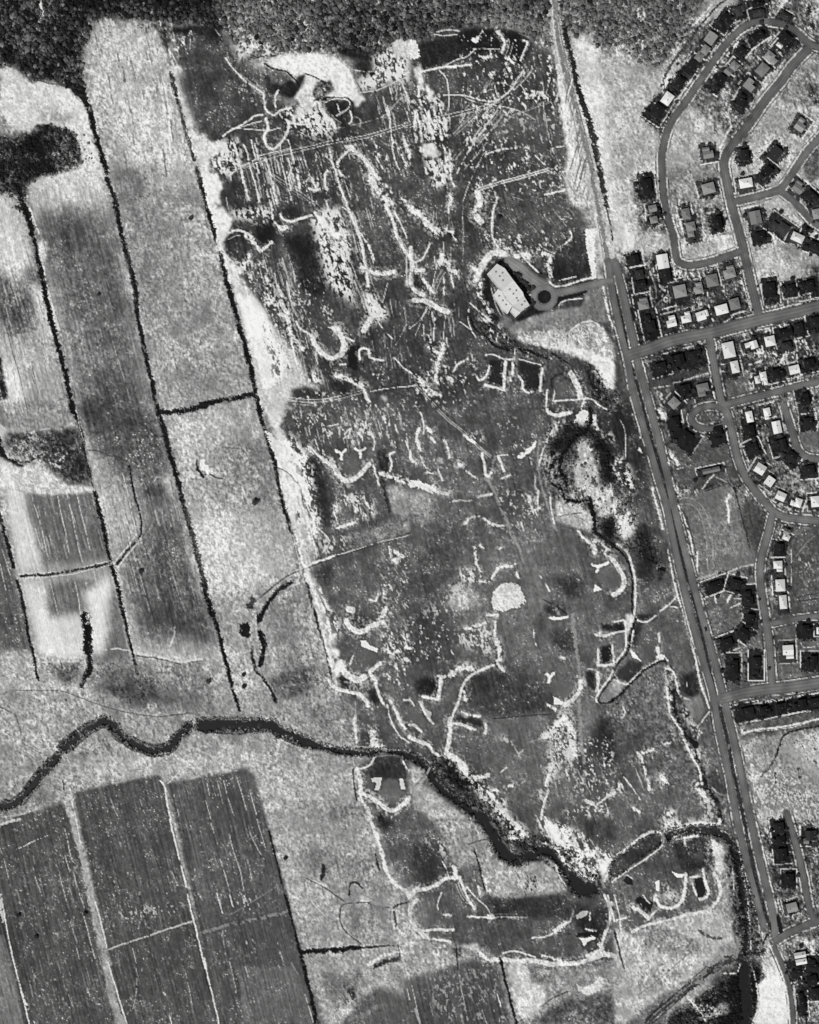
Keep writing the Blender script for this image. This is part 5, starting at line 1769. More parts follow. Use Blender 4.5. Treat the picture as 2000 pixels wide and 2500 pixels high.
HOUSES='''
R outer row of the northern crescent|from the south
T 1500 0
360 940 130 110 -55 K
445 835 105 85 -55 W
545 705 130 80 -55 K
640 570 145 80 -55 K
715 480 90 70 -55 G
765 425 80 70 -55 G
810 325 110 90 -55 G
930 170 130 90 -55 K
1060 95 110 90 -20 D
1205 35 120 70 -15 K
1215 112 110 70 -15 D
R inner row of the northern crescent|from the north
1205 310 120 75 -35 K
1060 440 110 80 -50 K
1010 560 72 72 -50 G
958 607 65 65 -50 G
885 690 140 80 -52 K
R eastern row inside the crescent|from the north
1430 340 135 90 -50 K
1390 385 60 42 40 W
1320 490 125 75 40 G
1245 590 105 85 -50 G
1140 720 100 92 38 G
1070 850 120 80 -60 K
R plots east of the crescent green|from the north
1440 140 90 62 30 D
1570 1055 110 92 -55 G
1350 1300 140 110 -50 D
1280 1460 140 82 -50 K
1550 1580 90 100 35 G
1660 1665 120 90 40 K
R road fork below the crescent|from the north
785 1290 95 105 -10 G
1095 1310 80 110 -10 K
1105 1545 112 82 -10 W
790 1590 120 92 -15 G
275 1570 90 145 -8 K
R column west of the looped street|from the north
T 1500 500
320 35 72 62 -12 G
330 130 72 62 -12 G
370 60 45 70 -12 K
170 470 90 100 -12 K
405 480 105 122 -10 W
435 590 82 120 -10 K
210 590 80 90 -10 D
225 672 82 80 -10 K
240 835 92 110 -12 G
300 1000 92 165 -12 K
R block inside the looped street|from the west
600 80 75 100 -12 G
645 210 85 130 -12 G
870 150 82 120 -12 K
R plots by the curved lane|from the west
1185 110 100 120 -12 G
1230 270 100 90 -12 K
1400 190 165 110 35 D
1540 280 112 72 25 W
1610 222 44 60 25 K
1685 350 110 82 20 K
1700 80 70 90 -12 G
R row below the looped street|from the west
550 730 120 110 -12 G
705 705 82 100 -12 G
820 640 112 112 -12 G
965 570 102 112 -15 G
R row north of the cross street|from the west
475 985 86 96 -14 W
600 950 86 92 -12 W
740 935 110 80 -18 W
900 885 112 86 -15 W
1010 838 90 98 -15 G
1315 720 90 150 -8 K
1500 710 112 90 -10 K
1632 680 112 82 -12 K
R dark row at the avenue corner|from the west
390 1372 110 90 -15 K
530 1310 140 100 -15 K
685 1275 120 110 -15 K
R row south of the cross street|from the west
960 1225 102 132 -12 W
1152 1187 108 72 -18 W
1308 1150 86 92 -12 W
1440 1080 122 72 -10 K
1550 1040 92 100 -12 K
1690 990 92 100 -10 K
R middle block of the estate|in reading order
745 1560 102 112 -12 G
600 1560 110 100 -15 K
500 1670 95 92 -45 G
1012 1368 74 110 -12 W
1255 1465 62 122 -12 W
1202 1475 44 72 -12 W
1380 1420 120 92 -12 K
1512 1390 92 74 -14 W
1640 1340 112 92 -12 K
1450 1190 100 72 -12 D
1600 1640 90 130 -12 K
R curving rows below the middle block|in reading order
T 1500 1000
1135 62 58 100 -12 W
1285 35 62 108 -12 W
1365 150 76 110 -12 W
1140 190 90 132 -12 K
1170 330 96 100 -25 K
1400 300 112 112 -15 K
1630 110 92 92 -5 K
1490 400 100 92 35 K
1640 510 100 92 -5 K
1225 500 92 92 32 W
1305 605 78 88 35 W
1398 730 90 74 25 W
1530 780 92 78 18 W
1692 775 82 92 -5 W
R plots round the turning circle|in reading order
515 120 82 132 -10 K
610 240 140 112 35 K
870 200 92 122 -10 K
812 512 155 46 -12 G
R column along the south lane|from the north
1448 1030 60 50 25 G
1445 1075 66 52 25 W
1390 1170 72 92 5 K
1375 1320 76 92 -3 W
1395 1480 80 102 -3 W
1418 1620 66 122 -5 W
R arc of open lots by the avenue|in order
855 1480 142 82 -20 K
1020 1470 100 92 15 K
1130 1590 82 150 -5 K
T 1500 1500
1140 55 80 130 10 K
1090 160 100 92 35 K
955 238 100 92 -20 K
1005 450 80 162 0 K
1195 430 82 162 0 K
R plots east of the south lane|in order
1620 130 108 100 0 K
1712 135 30 60 0 W
1460 315 92 122 -3 W
1660 390 112 100 0 K
R dark terrace below the side street|from the west
1120 825 132 100 -12 K
1270 808 112 90 -12 K
1410 785 122 82 -10 K
1560 755 132 82 -10 K
1690 740 96 82 -10 K
R south-east corner estate|from the north
T 1500 2000
1385 70 92 100 -5 K
1400 180 92 100 -5 K
1412 290 92 110 -5 K
1655 135 112 92 0 D
1612 182 50 50 0 G
1470 500 82 100 0 K
1492 740 92 82 -15 G
1560 1140 102 50 -10 W
1570 1196 102 50 -10 W
1665 1230 110 110 0 K
1530 1275 92 120 -10 K
1660 1352 100 92 -10 K
1580 1530 62 172 -5 K
1690 1460 82 92 -5 K
'''
run(OPS)
# ------------------------------------------------------------------ roads (each its own ribbon of asphalt or gravel)
ROADS = [  # name, label, width, tone, points in survey units
 ('road', 'west carriageway of the long divided avenue', 14, .40, '1486 640 1500 735 1517 815 1532 875 1545 950 1560 1005 1583 1080 1611 1178 1628 1235 1645 1318 1662 1400 1686 1500 1714 1601 1740 1688 1752 1760 1766 1830 1782 1900 1799 2000 1827 2116 1850 2203 1866 2266'),
 ('road', 'east carriageway of the long divided avenue', 15, .41, '1502 640 1522 720 1535 780 1549 842 1559 892 1575 950 1590 1005 1617 1110 1639 1208 1662 1304 1688 1406 1712 1500 1741 1601 1761 1680 1781 1761 1801 1848 1819 1935 1833 2000 1848 2067 1868 2151 1886 2226 1893 2290'),
 ('road', 'residential road curving round the northern crescent', 14, .36, '1644 575 1623 500 1616 405 1619 362 1636 304 1674 249 1714 191 1749 139 1778 101 1801 78 1828 59 1857 51 1888 55 1920 62 1952 84 1980 108 2030 124'),
 ('road', 'loop road closing the block below the crescent', 14, .38, '1644 575 1652 630 1665 643 1685 648 1732 640 1775 626 1812 612'),
 ('road', 'broad diagonal road through the northern estate', 18, .36, '1975 118 1935 160 1906 200 1868 246 1833 296 1801 339 1778 368 1768 397 1770 420 1778 458 1788 505 1799 545 1812 595 1822 640 1833 688 1845 737 1853 770'),
 ('road', 'diagonal lane on the north-east edge', 14, .38, '2030 305 1975 365 1946 406 1920 446 1900 464 1862 476 1819 487 1790 493'),
 ('road', 'curved lane leading east off the diagonal lane', 13, .40, '1903 464 1935 488 1960 515 1990 545 2030 565'),
 ('road', 'wide main cross street of the estate', 26, .40, '1535 868 1550 862 1587 851 1645 830 1732 813 1790 798 1862 780 1935 764 2030 740'),
 ('road', 'residential road running south from the cross street', 16, .40, '1732 820 1741 877 1752 935 1764 990 1776 1010 1788 1058 1801 1116 1819 1162 1848 1203 1885 1246 1910 1260 1949 1267 2030 1274'),
 ('road', 'residential road south of the middle block', 14, .39, '1764 990 1819 975 1891 958 1949 943 2030 925'),
 ('road', 'ring road of the small turning circle', 13, .37, '1772 1010 1762 997 1740 991 1715 995 1697 1005 1688 1020 1695 1036 1715 1046 1740 1045 1762 1038 1775 1024'),
 ('road', 'lane at the eastern edge of the estate', 15, .40, '1912 985 1917 1000 1929 1038 1943 1084 1955 1107 1978 1119 2030 1124'),
 ('road', 'south lane leaving the curved residential road', 15, .40, '1887 1252 1874 1307 1859 1362 1856 1406 1862 1464 1868 1500 1877 1558 1881 1601 1886 1685'),
 ('road', 'wide side street joining the avenue', 25, .40, '1762 1706 1790 1698 1819 1691 1885 1682 1935 1677 2030 1663'),
 ('road', 'short lane crossing the south lane eastward', 12, .40, '1868 1526 1935 1512 2030 1500'),
 ('road', 'estate road in the south-east corner', 14, .38, '1920 1985 1938 2043 1952 2096 1964 2151 1975 2209 1987 2246'),
 ('road', 'branch road climbing north-east from the bottom junction', 16, .37, '1890 2300 1914 2284 1949 2267 2030 2236'),
 ('road', 'narrow road bending south past the bright field', 9, .36, '1890 2310 1900 2333 1923 2391 1934 2449 1938 2530'),
 ('drive', 'drive linking the clubhouse circle to the avenue', 14, .46, '1497 685 1464 691 1406 706 1356 716'),
 ('drive', 'gravel parking strip north-east of the clubhouse', 25, .48, '1246 640 1268 654 1290 674 1310 688 1330 700'),
 ('drive', 'turning circle round the dark island by the clubhouse', 12, .46, '1335 701 1348 708 1354 724 1348 740 1335 749 1320 749 1309 740 1304 724 1309 709 1320 701 1336 700'),
]
road_src = []
for nm, lb, wd, tn, ps in ROADS:
    f = [float(x) for x in ps.split()]; P = list(zip(f[::2], f[1::2])); road_src.append(P)
    s, m = line_mask(P, wd + 7, 1., 0); 
    if s is not None:
        Z[s] *= 1 - m; paint(s, m * .55, .30 if nm == 'road' else .45)
    s, m = line_mask(P, wd + 1, 0.5, 0)
    if s is not None: LAB[s][m > .5] = LAB[s][m > .5]; paint(s, m, tn)
for k, P in enumerate(road_src):                           # pale kerb verges broken by drives, on both sides of the estate roads
    if ROADS[k][0] != 'road': continue
    wd = ROADS[k][2]; q = smooth_line(P, 4)
    for sg in (-1, 1):
        for off, tn, bk, w2 in ((4.2, .78, .42, 2.2), (7.5, .22, .5, 2.5)):
            pp = []
            for i in range(0, len(q), 2):
                d = q[min(i + 1, len(q) - 1)] - q[max(i - 1, 0)]; d = d / (np.hypot(*d) + 1e-6); pp.append((q[i][0] - d[1] * (wd / 2 + off) * sg, q[i][1] + d[0] * (wd / 2 + off) * sg))
            s, m = line_mask(pp, w2, .5, bk)
            if s is not None: paint(s, m, tn)
for k, P in enumerate(road_src):                           # the carriageways stay clear
    s, m = line_mask(P, ROADS[k][2] + 2, .3, 0)
    if s is not None: paint(s, m, ROADS[k][3])
s, m = poly_mask([(1329 + 17 * math.cos(k * .524), 724.6 + 17 * math.sin(k * .524)) for k in range(12)], .5, 0); paint(s, m, .13); LAB[s][m > .5] = label('traffic_island')
# dark grass between the two carriageways and beside them
for ps, wd, tn, bk in (('1500 700 1516 760 1534 855', 6, .22, 0), ('1545 900 1562 960 1575 1010 1598 1095 1622 1175 1630 1215', 8, .20, .1), ('1636 1245 1652 1310 1672 1390 1700 1492 1726 1600 1746 1690', 7, .21, .15),
                       ('1757 1728 1775 1800 1790 1880 1808 1960 1826 2050 1846 2150 1866 2220 1884 2270', 9, .22, .05), ('1900 2240 1908 2280', 10, .08, 0)):
    f = [float(x) for x in ps.split()]; s, m = line_mask(list(zip(f[::2], f[1::2])), wd, 1., bk); paint(s, m, tn)
# ------------------------------------------------------------------ houses: plots first (lawns with painted shade), then the buildings
HL = []; desc = None; ox = oy = 0.
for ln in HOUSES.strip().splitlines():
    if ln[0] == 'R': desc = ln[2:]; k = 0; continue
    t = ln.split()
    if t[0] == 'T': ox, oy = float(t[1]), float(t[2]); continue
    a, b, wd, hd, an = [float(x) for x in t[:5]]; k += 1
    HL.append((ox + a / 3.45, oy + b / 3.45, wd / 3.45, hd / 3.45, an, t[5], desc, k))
def rect(cx, cy, wd, hd, an, ox=0, oy=0):
    c, s = math.cos(math.radians(an)), math.sin(math.radians(an))
    return [(cx + (ox + x) * c - (oy + y) * s, cy + (ox + x) * s + (oy + y) * c) for x, y in ((-wd / 2, -hd / 2), (wd / 2, -hd / 2), (wd / 2, hd / 2), (-wd / 2, hd / 2))]
for (cx, cy, wd, hd, an, tc, ds, k) in HL:                  # dark lawn plus painted-in shadow round each house, deepest by black roofs, paler edging along the plot
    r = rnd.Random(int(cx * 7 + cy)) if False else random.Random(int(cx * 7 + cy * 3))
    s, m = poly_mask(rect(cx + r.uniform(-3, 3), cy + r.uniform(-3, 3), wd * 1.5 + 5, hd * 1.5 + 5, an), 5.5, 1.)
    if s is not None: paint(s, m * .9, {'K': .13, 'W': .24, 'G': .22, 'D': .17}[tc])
    for q in range(3):
        rr = rect(cx, cy, wd * 1.5 + 4, hd * 1.5 + 4, an); i = r.randrange(4)
        s, m = line_mask([rr[i], rr[(i + 1) % 4]], 2.4, .6, r.uniform(.2, .5))
        if s is not None: paint(s, m, r.uniform(.6, .86))
for (cx, cy, wd, hd, an, tc, ds, k) in HL:
    s, m = poly_mask(rect(cx, cy, wd + 4, hd + 4, an), 0, 0)
    if s is not None: Z[s] *= 1 - m
# ------------------------------------------------------------------ final albedo and relief
def lin(t): t = np.clip(t, 0, 1); return np.where(t > .04045, ((t + .055) / 1.055) ** 2.4, t / 12.92)
AF = AF * np.clip(.95 + .75 * N_MID + .5 * N_BIG, .45, 1.6); con = 1.0 - .55 * np.clip((TONE - .7) / .2, 0, 1)            # pale dry ground is smoother
D_ = TONE + (AM * (N_BIG * .9 + N_MID * .8) + AF * (N_FINE * .95 + N_DOT * .45) + AR * (N_ROW * 1.5 + N_ROWB * .5)) * con * (.45 + .55 * np.clip(TONE / .3, 0, 1))
speck = np.clip(N_DOT + .5 * N_FINE - .62, 0, .6) * np.clip(.25 + N_MID * 2 + N_BIG, 0, 1) * np.clip((.5 - TONE) * 4, 0, 1) * np.clip(TONE * 5 - .6, 0, 1)
D_ += speck * .9
def blur(a, k):
    for ax in (0, 1):
        a = sum(np.roll(a, i, ax) for i in range(-k, k + 1)) / (2 * k + 1)
    return a
D_ += .38 * (D_ - blur(D_, 2))
D_ = np.clip(.45 + (D_ - .45) * 1.13, .02, .97)
ALB = np.clip(lin(D_) / KILL, .004, .80).astype(np.float32)
TEX = np.clip(AF, 0, .2)
RIV = LAB == ONE['river']; Z[RIV] = -1.0
Z[~RIV] -= (np.clip(.5 + .6 * N_DOT + .5 * N_FINE, 0, 1.2) * TEX * .4)[~RIV]
# ------------------------------------------------------------------ materials
def mat(name, rough=.9, grain=.16, scale=1.6, stretch=None, attr='albedo', spec=.2, bump=0.):
    m = bpy.data.materials.new(name); m.use_nodes = True; n = m.node_tree; b = n.nodes['Principled BSDF']
    b.inputs['Roughness'].default_value = rough; b.inputs['Specular IOR Level'].default_value = spec
    tc = n.nodes.new('ShaderNodeNewGeometry'); mp = n.nodes.new('ShaderNodeMapping'); n.links.new(tc.outputs['Position'], mp.inputs['Vector'])
    if stretch: mp.inputs['Rotation'].default_value[2] = math.radians(stretch[1]); mp.inputs['Scale'].default_value = (1, stretch[0], 1)
    nz = n.nodes.new('ShaderNodeTexNoise'); nz.inputs['Scale'].default_value = scale; nz.inputs['Detail'].default_value = 3; n.links.new(mp.outputs[0], nz.inputs['Vector'])
    mr = n.nodes.new('ShaderNodeMapRange'); mr.inputs[1].default_value = .3; mr.inputs[2].default_value = .7; mr.inputs[3].default_value = 1 - grain; mr.inputs[4].default_value = 1 + grain
    n.links.new(nz.outputs[0], mr.inputs[0])
    mx = n.nodes.new('ShaderNodeMath'); mx.operation = 'MULTIPLY'; n.links.new(mr.outputs[0], mx.inputs[1])
    if isinstance(attr, str):
        at = n.nodes.new('ShaderNodeAttribute'); at.attribute_name = attr; n.links.new(at.outputs['Fac'], mx.inputs[0])
    else: mx.inputs[0].default_value = attr
    n.links.new(mx.outputs[0], b.inputs['Base Color'])
    return m
MG = dict(ground=mat('dry grass ground'), river=mat('dark river water', .4, .06, .3, spec=.3), dirt_road=mat('rutted dirt', .95, .16, 1.4), drainage_ditch=mat('wet ditch bed', .8), golf_turf=mat('young fairway turf', .9, .14, 2.2),
          crop_field=mat('rowed stubble soil', .95, .16, 1.2, (.15, 14)), scrub_ground=mat('thicket floor', .95, .22, 1.5), garden_ground=mat('garden soil and lawn', .9, .2, 1.6),
          sand_bunker=mat('bunker sand', .95, .06, 2), putting_green=mat('mown green', .9, .05, 2), pond=mat('silty pond', .3, .05, .5), tee_ground=mat('dark tee turf', .9, .1, 2))
ROADM = mat('worn asphalt', .9, .10, .8); GRAVEL = mat('gravel', .95, .14, 2.5)
def mesh_obj(name, verts, faces, m, alb=None, parent=None, kind=None, smooth=False):
    me = bpy.data.meshes.new(name); me.from_pydata(verts, [], faces)
    if alb is not None:
        a = me.attributes.new('albedo', 'FLOAT', 'POINT'); a.data.foreach_set('value', np.asarray(alb, np.float32))
    if m: me.materials.append(m)
    o = bpy.data.objects.new(name, me); COL.objects.link(o)
    if parent: o.parent = parent
    if kind: o['kind'] = kind
    return o
# ------------------------------------------------------------------ terrain sheets cut from the survey, one object per kind of ground
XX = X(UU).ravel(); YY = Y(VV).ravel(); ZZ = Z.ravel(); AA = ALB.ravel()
fl = LAB[:-1, :-1]
idx = (np.arange(NV - 1)[:, None] * NU + np.arange(NU - 1)[None, :])
for li in range(len(LNAMES)):
    sel = idx[fl == li]
    if len(sel) < 4: continue
    q = np.stack([sel, sel + NU, sel + NU + 1, sel + 1], 1).astype(np.int32)
    uq, inv = np.unique(q.ravel(), return_inverse=True); nf = len(q)
    me = bpy.data.meshes.new(LNAMES[li]); me.vertices.add(len(uq)); me.loops.add(nf * 4); me.polygons.add(nf)
    co = np.stack([XX[uq], YY[uq], ZZ[uq]], 1).astype(np.float32); me.vertices.foreach_set('co', co.ravel())
    me.loops.foreach_set('vertex_index', inv.astype(np.int32).ravel())
    me.polygons.foreach_set('loop_start', np.arange(0, nf * 4, 4, dtype=np.int32)); me.polygons.foreach_set('loop_total', np.full(nf, 4, np.int32))
    me.polygons.foreach_set('use_smooth', np.ones(nf, bool)); me.update(calc_edges=True)
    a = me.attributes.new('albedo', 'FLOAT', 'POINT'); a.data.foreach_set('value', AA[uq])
    me.materials.append(MG.get(LNAMES[li], MG['ground']))
    o = bpy.data.objects.new(LNAMES[li], me); COL.objects.link(o); o['kind'] = 'structure'
# land beyond the survey, one plain sheet out to the horizon
xs = [-6000, X(U0), X(U0 + GS * (NU - 1)), 6000]; ys = [6000, Y(V0), Y(V0 + GS * (NV - 1)), -6000]
vv = [(x, y, -.25) for y in ys for x in xs]
mesh_obj('ground', vv, [(r * 4 + c, (r + 1) * 4 + c, (r + 1) * 4 + c + 1, r * 4 + c + 1) for r in range(3) for c in range(3) if not (r == 1 and c == 1)], MG['ground'], [.19] * 16, kind='structure')
# ------------------------------------------------------------------ road ribbons
def samp(u, v):
    i = int(min(max((v - V0) / GS, 0), NV - 1)); j = int(min(max((u - U0) / GS, 0), NU - 1)); return i, j
for k, (nm, lb, wd, tn, ps) in enumerate(ROADS):
    P = smooth_line(road_src[k], 8); n = 7; vs = []; al = []; fs = []
    for i, p in enumerate(P):
        d = P[min(i + 1, len(P) - 1)] - P[max(i - 1, 0)]; d = d / (np.hypot(*d) + 1e-6)
        for j in range(n):
            t = (j / (n - 1) - .5) * wd; u, v = p[0] - d[1] * t, p[1] + d[0] * t
            edge = abs(j / (n - 1) - .5) * 2
            a, b = samp(u, v); crown = .0 if 0 < j < n - 1 else -.03
            vs.append((X(u), Y(v), .04 + .012 * k + (.04 if nm == 'road' else .02) * (1 - edge ** 2)))
            tt = tn + (.02 if edge in (0,) else 0) + (.025 * math.cos(edge * 9)) - (.05 if edge > .9 else 0) + .09 * float(N_MID[a, b]) + .06 * float(N_ROWB[a, b])
            al.append(float(lin(np.float32(tt))) / KILL)
    for i in range(len(P) - 1):
        for j in range(n - 1):
            a = i * n + j; fs.append((a, a + n, a + n + 1, a + 1))
    o = mesh_obj(nm, vs, fs, ROADM if nm == 'road' else GRAVEL, al, kind='structure'); o['label'] = lb
# ------------------------------------------------------------------ houses
WALL = [mat('painted wall %s' % c, .8, .06, .5, attr=v) for c, v in (('pale', .42), ('mid', .25), ('dark', .10))]
ROOF = dict(W=[mat('white coated roof %d' % i, .6, .05, .7, (3, 0), attr=v) for i, v in enumerate((.62, .56, .66))], G=[mat('grey tiled roof %d' % i, .85, .12, .9, attr=v) for i, v in enumerate((.16, .20, .24))],
            D=[mat('charcoal roof', .85, .14, .9, attr=.022), mat('slate roof', .85, .14, .9, attr=.032)], K=[mat('black shingle roof', .9, .2, 1.1, attr=.0065), mat('tarred roof', .9, .2, .9, attr=.010)])
GLASS = mat('window glass', .1, .02, 1, attr=.03, spec=.5); DOOR = mat('door paint', .6, .04, 1, attr=.12); BRICK = mat('chimney brick', .9, .15, 4, attr=.12)
def box(vs, fs, x0, x1, y0, y1, z0, z1, top=True):
    b = len(vs); vs += [(x0, y0, z0), (x1, y0, z0), (x1, y1, z0), (x0, y1, z0), (x0, y0, z1), (x1, y0, z1), (x1, y1, z1), (x0, y1, z1)]
    fs += [(b, b + 1, b + 5, b + 4), (b + 1, b + 2, b + 6, b + 5), (b + 2, b + 3, b + 7, b + 6), (b + 3, b, b + 4, b + 7)]
    if top: fs += [(b + 4, b + 5, b + 6, b + 7), (b + 3, b + 2, b + 1, b)]
def hip(vs, fs, cx, cy, a, b_, z0, rise, hipf):
    # a, b_: half sizes; ridge along the longer side; a thin fascia below the slopes
    n = len(vs); al = a >= b_; L = abs(a - b_) if hipf else max(a, b_)
    L = max(L, .6)
    vs += [(cx - a, cy - b_, z0), (cx + a, cy - b_, z0), (cx + a, cy + b_, z0), (cx - a, cy + b_, z0), (cx - a, cy - b_, z0 + .2), (cx + a, cy - b_, z0 + .2), (cx + a, cy + b_, z0 + .2), (cx - a, cy + b_, z0 + .2)]
    fs += [(n, n + 1, n + 5, n + 4), (n + 1, n + 2, n + 6, n + 5), (n + 2, n + 3, n + 7, n + 6), (n + 3, n, n + 4, n + 7), (n + 3, n + 2, n + 1, n)]
    if al: vs += [(cx - L, cy, z0 + .2 + rise), (cx + L, cy, z0 + .2 + rise)]; fs += [(n + 4, n + 5, n + 9, n + 8), (n + 5, n + 6, n + 9), (n + 6, n + 7, n + 8, n + 9), (n + 7, n + 4, n + 8)]
    else: vs += [(cx, cy - L, z0 + .2 + rise), (cx, cy + L, z0 + .2 + rise)]; fs += [(n + 4, n + 5, n + 8), (n + 5, n + 6, n + 9, n + 8), (n + 6, n + 7, n + 9), (n + 7, n + 4, n + 8, n + 9)]
ORD = ['', 'first', 'second', 'third', 'fourth', 'fifth', 'sixth', 'seventh', 'eighth', 'ninth', 'tenth', 'eleventh', 'twelfth', 'thirteenth', 'fourteenth', 'fifteenth', 'sixteenth']
TW = dict(W='white-roofed', G='grey-roofed', D='charcoal-roofed', K='black-roofed')
shrub_spots = []
for (cx, cy, wd, hd, an, tc, ds, k) in HL:
    r = random.Random(int(cx * 13 + cy * 5)); sh = .86 if tc in 'KD' else .95; a = wd * M / 2 * sh * r.uniform(.93, 1.05); b = hd * M / 2 * sh * r.uniform(.93, 1.05)
    e = bpy.data.objects.new('house', None); COL.objects.link(e); e.empty_display_size = 2
    e.location = (X(cx), Y(cy), 0); e.rotation_euler = (0, 0, -math.radians(an))
    e['category'] = 'house'; e['group'] = 'houses of the estate east of the avenue'
    form = 'L-shaped' if (max(a, b) > 5.2 and r.random() < .6) else ('long' if max(a, b) / min(a, b) > 1.55 else 'square')
    where, cnt = ds.split('|')
    e['label'] = '%s %s house, %s %s in %s' % (TW[tc], form, ORD[k], cnt, where)
    h = r.uniform(2.7, 3.4); rise = r.uniform(1.3, 2.2) * (.75 if tc == 'W' else 1); wv, wf, rv, rf = [], [], [], []
    hp = r.random() < .6
    if form == 'L-shaped':
        # main wing fills one side, a lower wing the rest
        if a >= b:
            sx = r.choice((-1, 1)); a1 = a * r.uniform(.6, .75); c1 = -sx * (a - a1); a2 = a - a1; c2 = sx * a1; b2 = b * r.uniform(.55, .8); cy2 = r.choice((-1, 1)) * (b - b2)
            box(wv, wf, c1 - a1 + .4, c1 + a1 - .4, -b + .4, b - .4, -.3, h); hip(rv, rf, c1, 0, a1, b, h, rise, hp)
            box(wv, wf, c2 - a2 + .39, c2 + a2 - .42, cy2 - b2 + .42, cy2 + b2 - .42, -.3, h - .45); hip(rv, rf, c2, cy2, a2 + .05, b2 - .03, h - .45, rise * .7, hp)
        else:
            sx = r.choice((-1, 1)); a1 = b * r.uniform(.6, .75); c1 = -sx * (b - a1); a2 = b - a1; c2 = sx * a1; b2 = a * r.uniform(.55, .8); cy2 = r.choice((-1, 1)) * (a - b2)
            box(wv, wf, -a + .4, a - .4, c1 - a1 + .4, c1 + a1 - .4, -.3, h); hip(rv, rf, 0, c1, a, a1, h, rise, hp)
            box(wv, wf, cy2 - b2 + .42, cy2 + b2 - .42, c2 - a2 + .39, c2 + a2 - .42, -.3, h - .45); hip(rv, rf, cy2, c2, b2 - .03, a2 + .05, h - .45, rise * .7, hp)
    else:
        box(wv, wf, -a + .4, a - .4, -b + .4, b - .4, -.3, h); hip(rv, rf, 0, 0, a, b, h, rise, hp)
    wm = WALL[0 if tc == 'W' else (1 if tc == 'G' else 2)]
    mesh_obj('wall', wv, wf, wm, parent=e); ro = mesh_obj('roof', rv, rf, r.choice(ROOF[tc]), parent=e)
    cv, cf = [], []; x0 = r.uniform(-.5, .5) * a; y0 = r.uniform(-.3, .3) * b; box(cv, cf, x0 - .4, x0 + .4, y0 - .3, y0 + .3, h, h + rise + .9)
    mesh_obj('chimney', cv, cf, BRICK, parent=ro)
    dv, df = [], []; box(dv, df, -.5, .5, -b + .34, -b + .39, -.1, 2.1); mesh_obj('door', dv, df, DOOR, parent=e)
    for sx in (-.55, .55):
        dv, df = [], []; box(dv, df, sx * a - .7, sx * a + .7, -b + .35, -b + .39, .9, 2.1); mesh_obj('window', dv, df, GLASS, parent=e)
    for qd in r.sample(range(4), 3 if tc in 'KD' else 2):
        ang = math.radians((90, 0, 270, 180)[qd] + r.uniform(-25, 25)); rad = max(wd, hd) * r.uniform(.6, .8)
        shrub_spots.append((cx + rad * math.cos(ang), cy - rad * math.sin(ang), r.uniform(.8, 2.1), 'shrub %s of %s house %s, %s' % (('north', 'east', 'south', 'west')[qd], ORD[k], cnt, where)))
# ------------------------------------------------------------------ clubhouse
e = bpy.data.objects.new('clubhouse', None); COL.objects.link(e); ccx, ccy = 1240, 710
e.location = (X(ccx), Y(ccy), 0); e['label'] = 'large white flat-roofed clubhouse beside the turning circle'; e['category'] = 'clubhouse'
CR = mat('white membrane roof', .7, .14, .35, (4, 56), attr=.50); CR2 = mat('pale membrane roof', .7, .12, .35, (4, 56), attr=.58); CW = mat('rendered clubhouse wall', .85, .06, .6, attr=.35)
secs = [('650 590 735 502 800 540 872 640 772 735 700 655', 6.6, CR), ('772 735 872 640 952 742 962 775 862 860 800 800', 7.0, CR2), ('700 770 745 712 772 736 800 801 862 861 822 925 772 888', 6.0, CR2), ('862 860 962 775 1010 852 930 912', 6.3, CR), ('846 905 864 864 932 914 888 954', 5.4, CR2)]
for si, (ps, zt, rm) in enumerate(secs):
    f = [float(x) for x in ps.split()]; P = [(X(1000 + f[i] / 3.45) - X(ccx), Y(500 + f[i + 1] / 3.45) - Y(ccy)) for i in range(0, len(f), 2)]
    A = sum(P[i][0] * P[(i + 1) % len(P)][1] - P[(i + 1) % len(P)][0] * P[i][1] for i in range(len(P)))
    if A < 0: P = P[::-1]
    n = len(P); mx_, my_ = sum(p[0] for p in P) / n, sum(p[1] for p in P) / n
    def ins(d): return [(mx_ + (x - mx_) * (1 - d / max(math.hypot(x - mx_, y - my_), 1)), my_ + (y - my_) * (1 - d / max(math.hypot(x - mx_, y - my_), 1))) for x, y in P]
    Q = ins(.5); vs = [(x, y, -.3) for x, y in Q] + [(x, y, zt) for x, y in Q]
    mesh_obj('wall', vs, [(i, (i + 1) % n, n + (i + 1) % n, n + i) for i in range(n)], CW, parent=e)
    I = ins(.9); vs = [(x, y, zt) for x, y in P] + [(x, y, zt + .5) for x, y in P] + [(x, y, zt + .5) for x, y in I] + [(x, y, zt + .15) for x, y in I]
    fs = [(i, (i + 1) % n, n + (i + 1) % n, n + i) for i in range(n)] + [(n + i, n + (i + 1) % n, 2 * n + (i + 1) % n, 2 * n + i) for i in range(n)] + [(2 * n + i, 2 * n + (i + 1) % n, 3 * n + (i + 1) % n, 3 * n + i) for i in range(n)] + [tuple(3 * n + i for i in range(n)), tuple(n - 1 - i for i in range(n))]
    ro = mesh_obj('roof', vs, fs, rm, parent=e)
    if si < 4:
        for dx, dy in ((0, 0), (-4.5, 5.5), (4, -5), (3.5, 4.2)):
            vv, ff = [], []; box(vv, ff, mx_ + dx * .8 - .7, mx_ + dx * .8 + .7, my_ + dy * .8 - .6, my_ + dy * .8 + .6, zt + .1, zt + 1.2); mesh_obj('roof_vent', vv, ff, WALL[1], parent=ro)
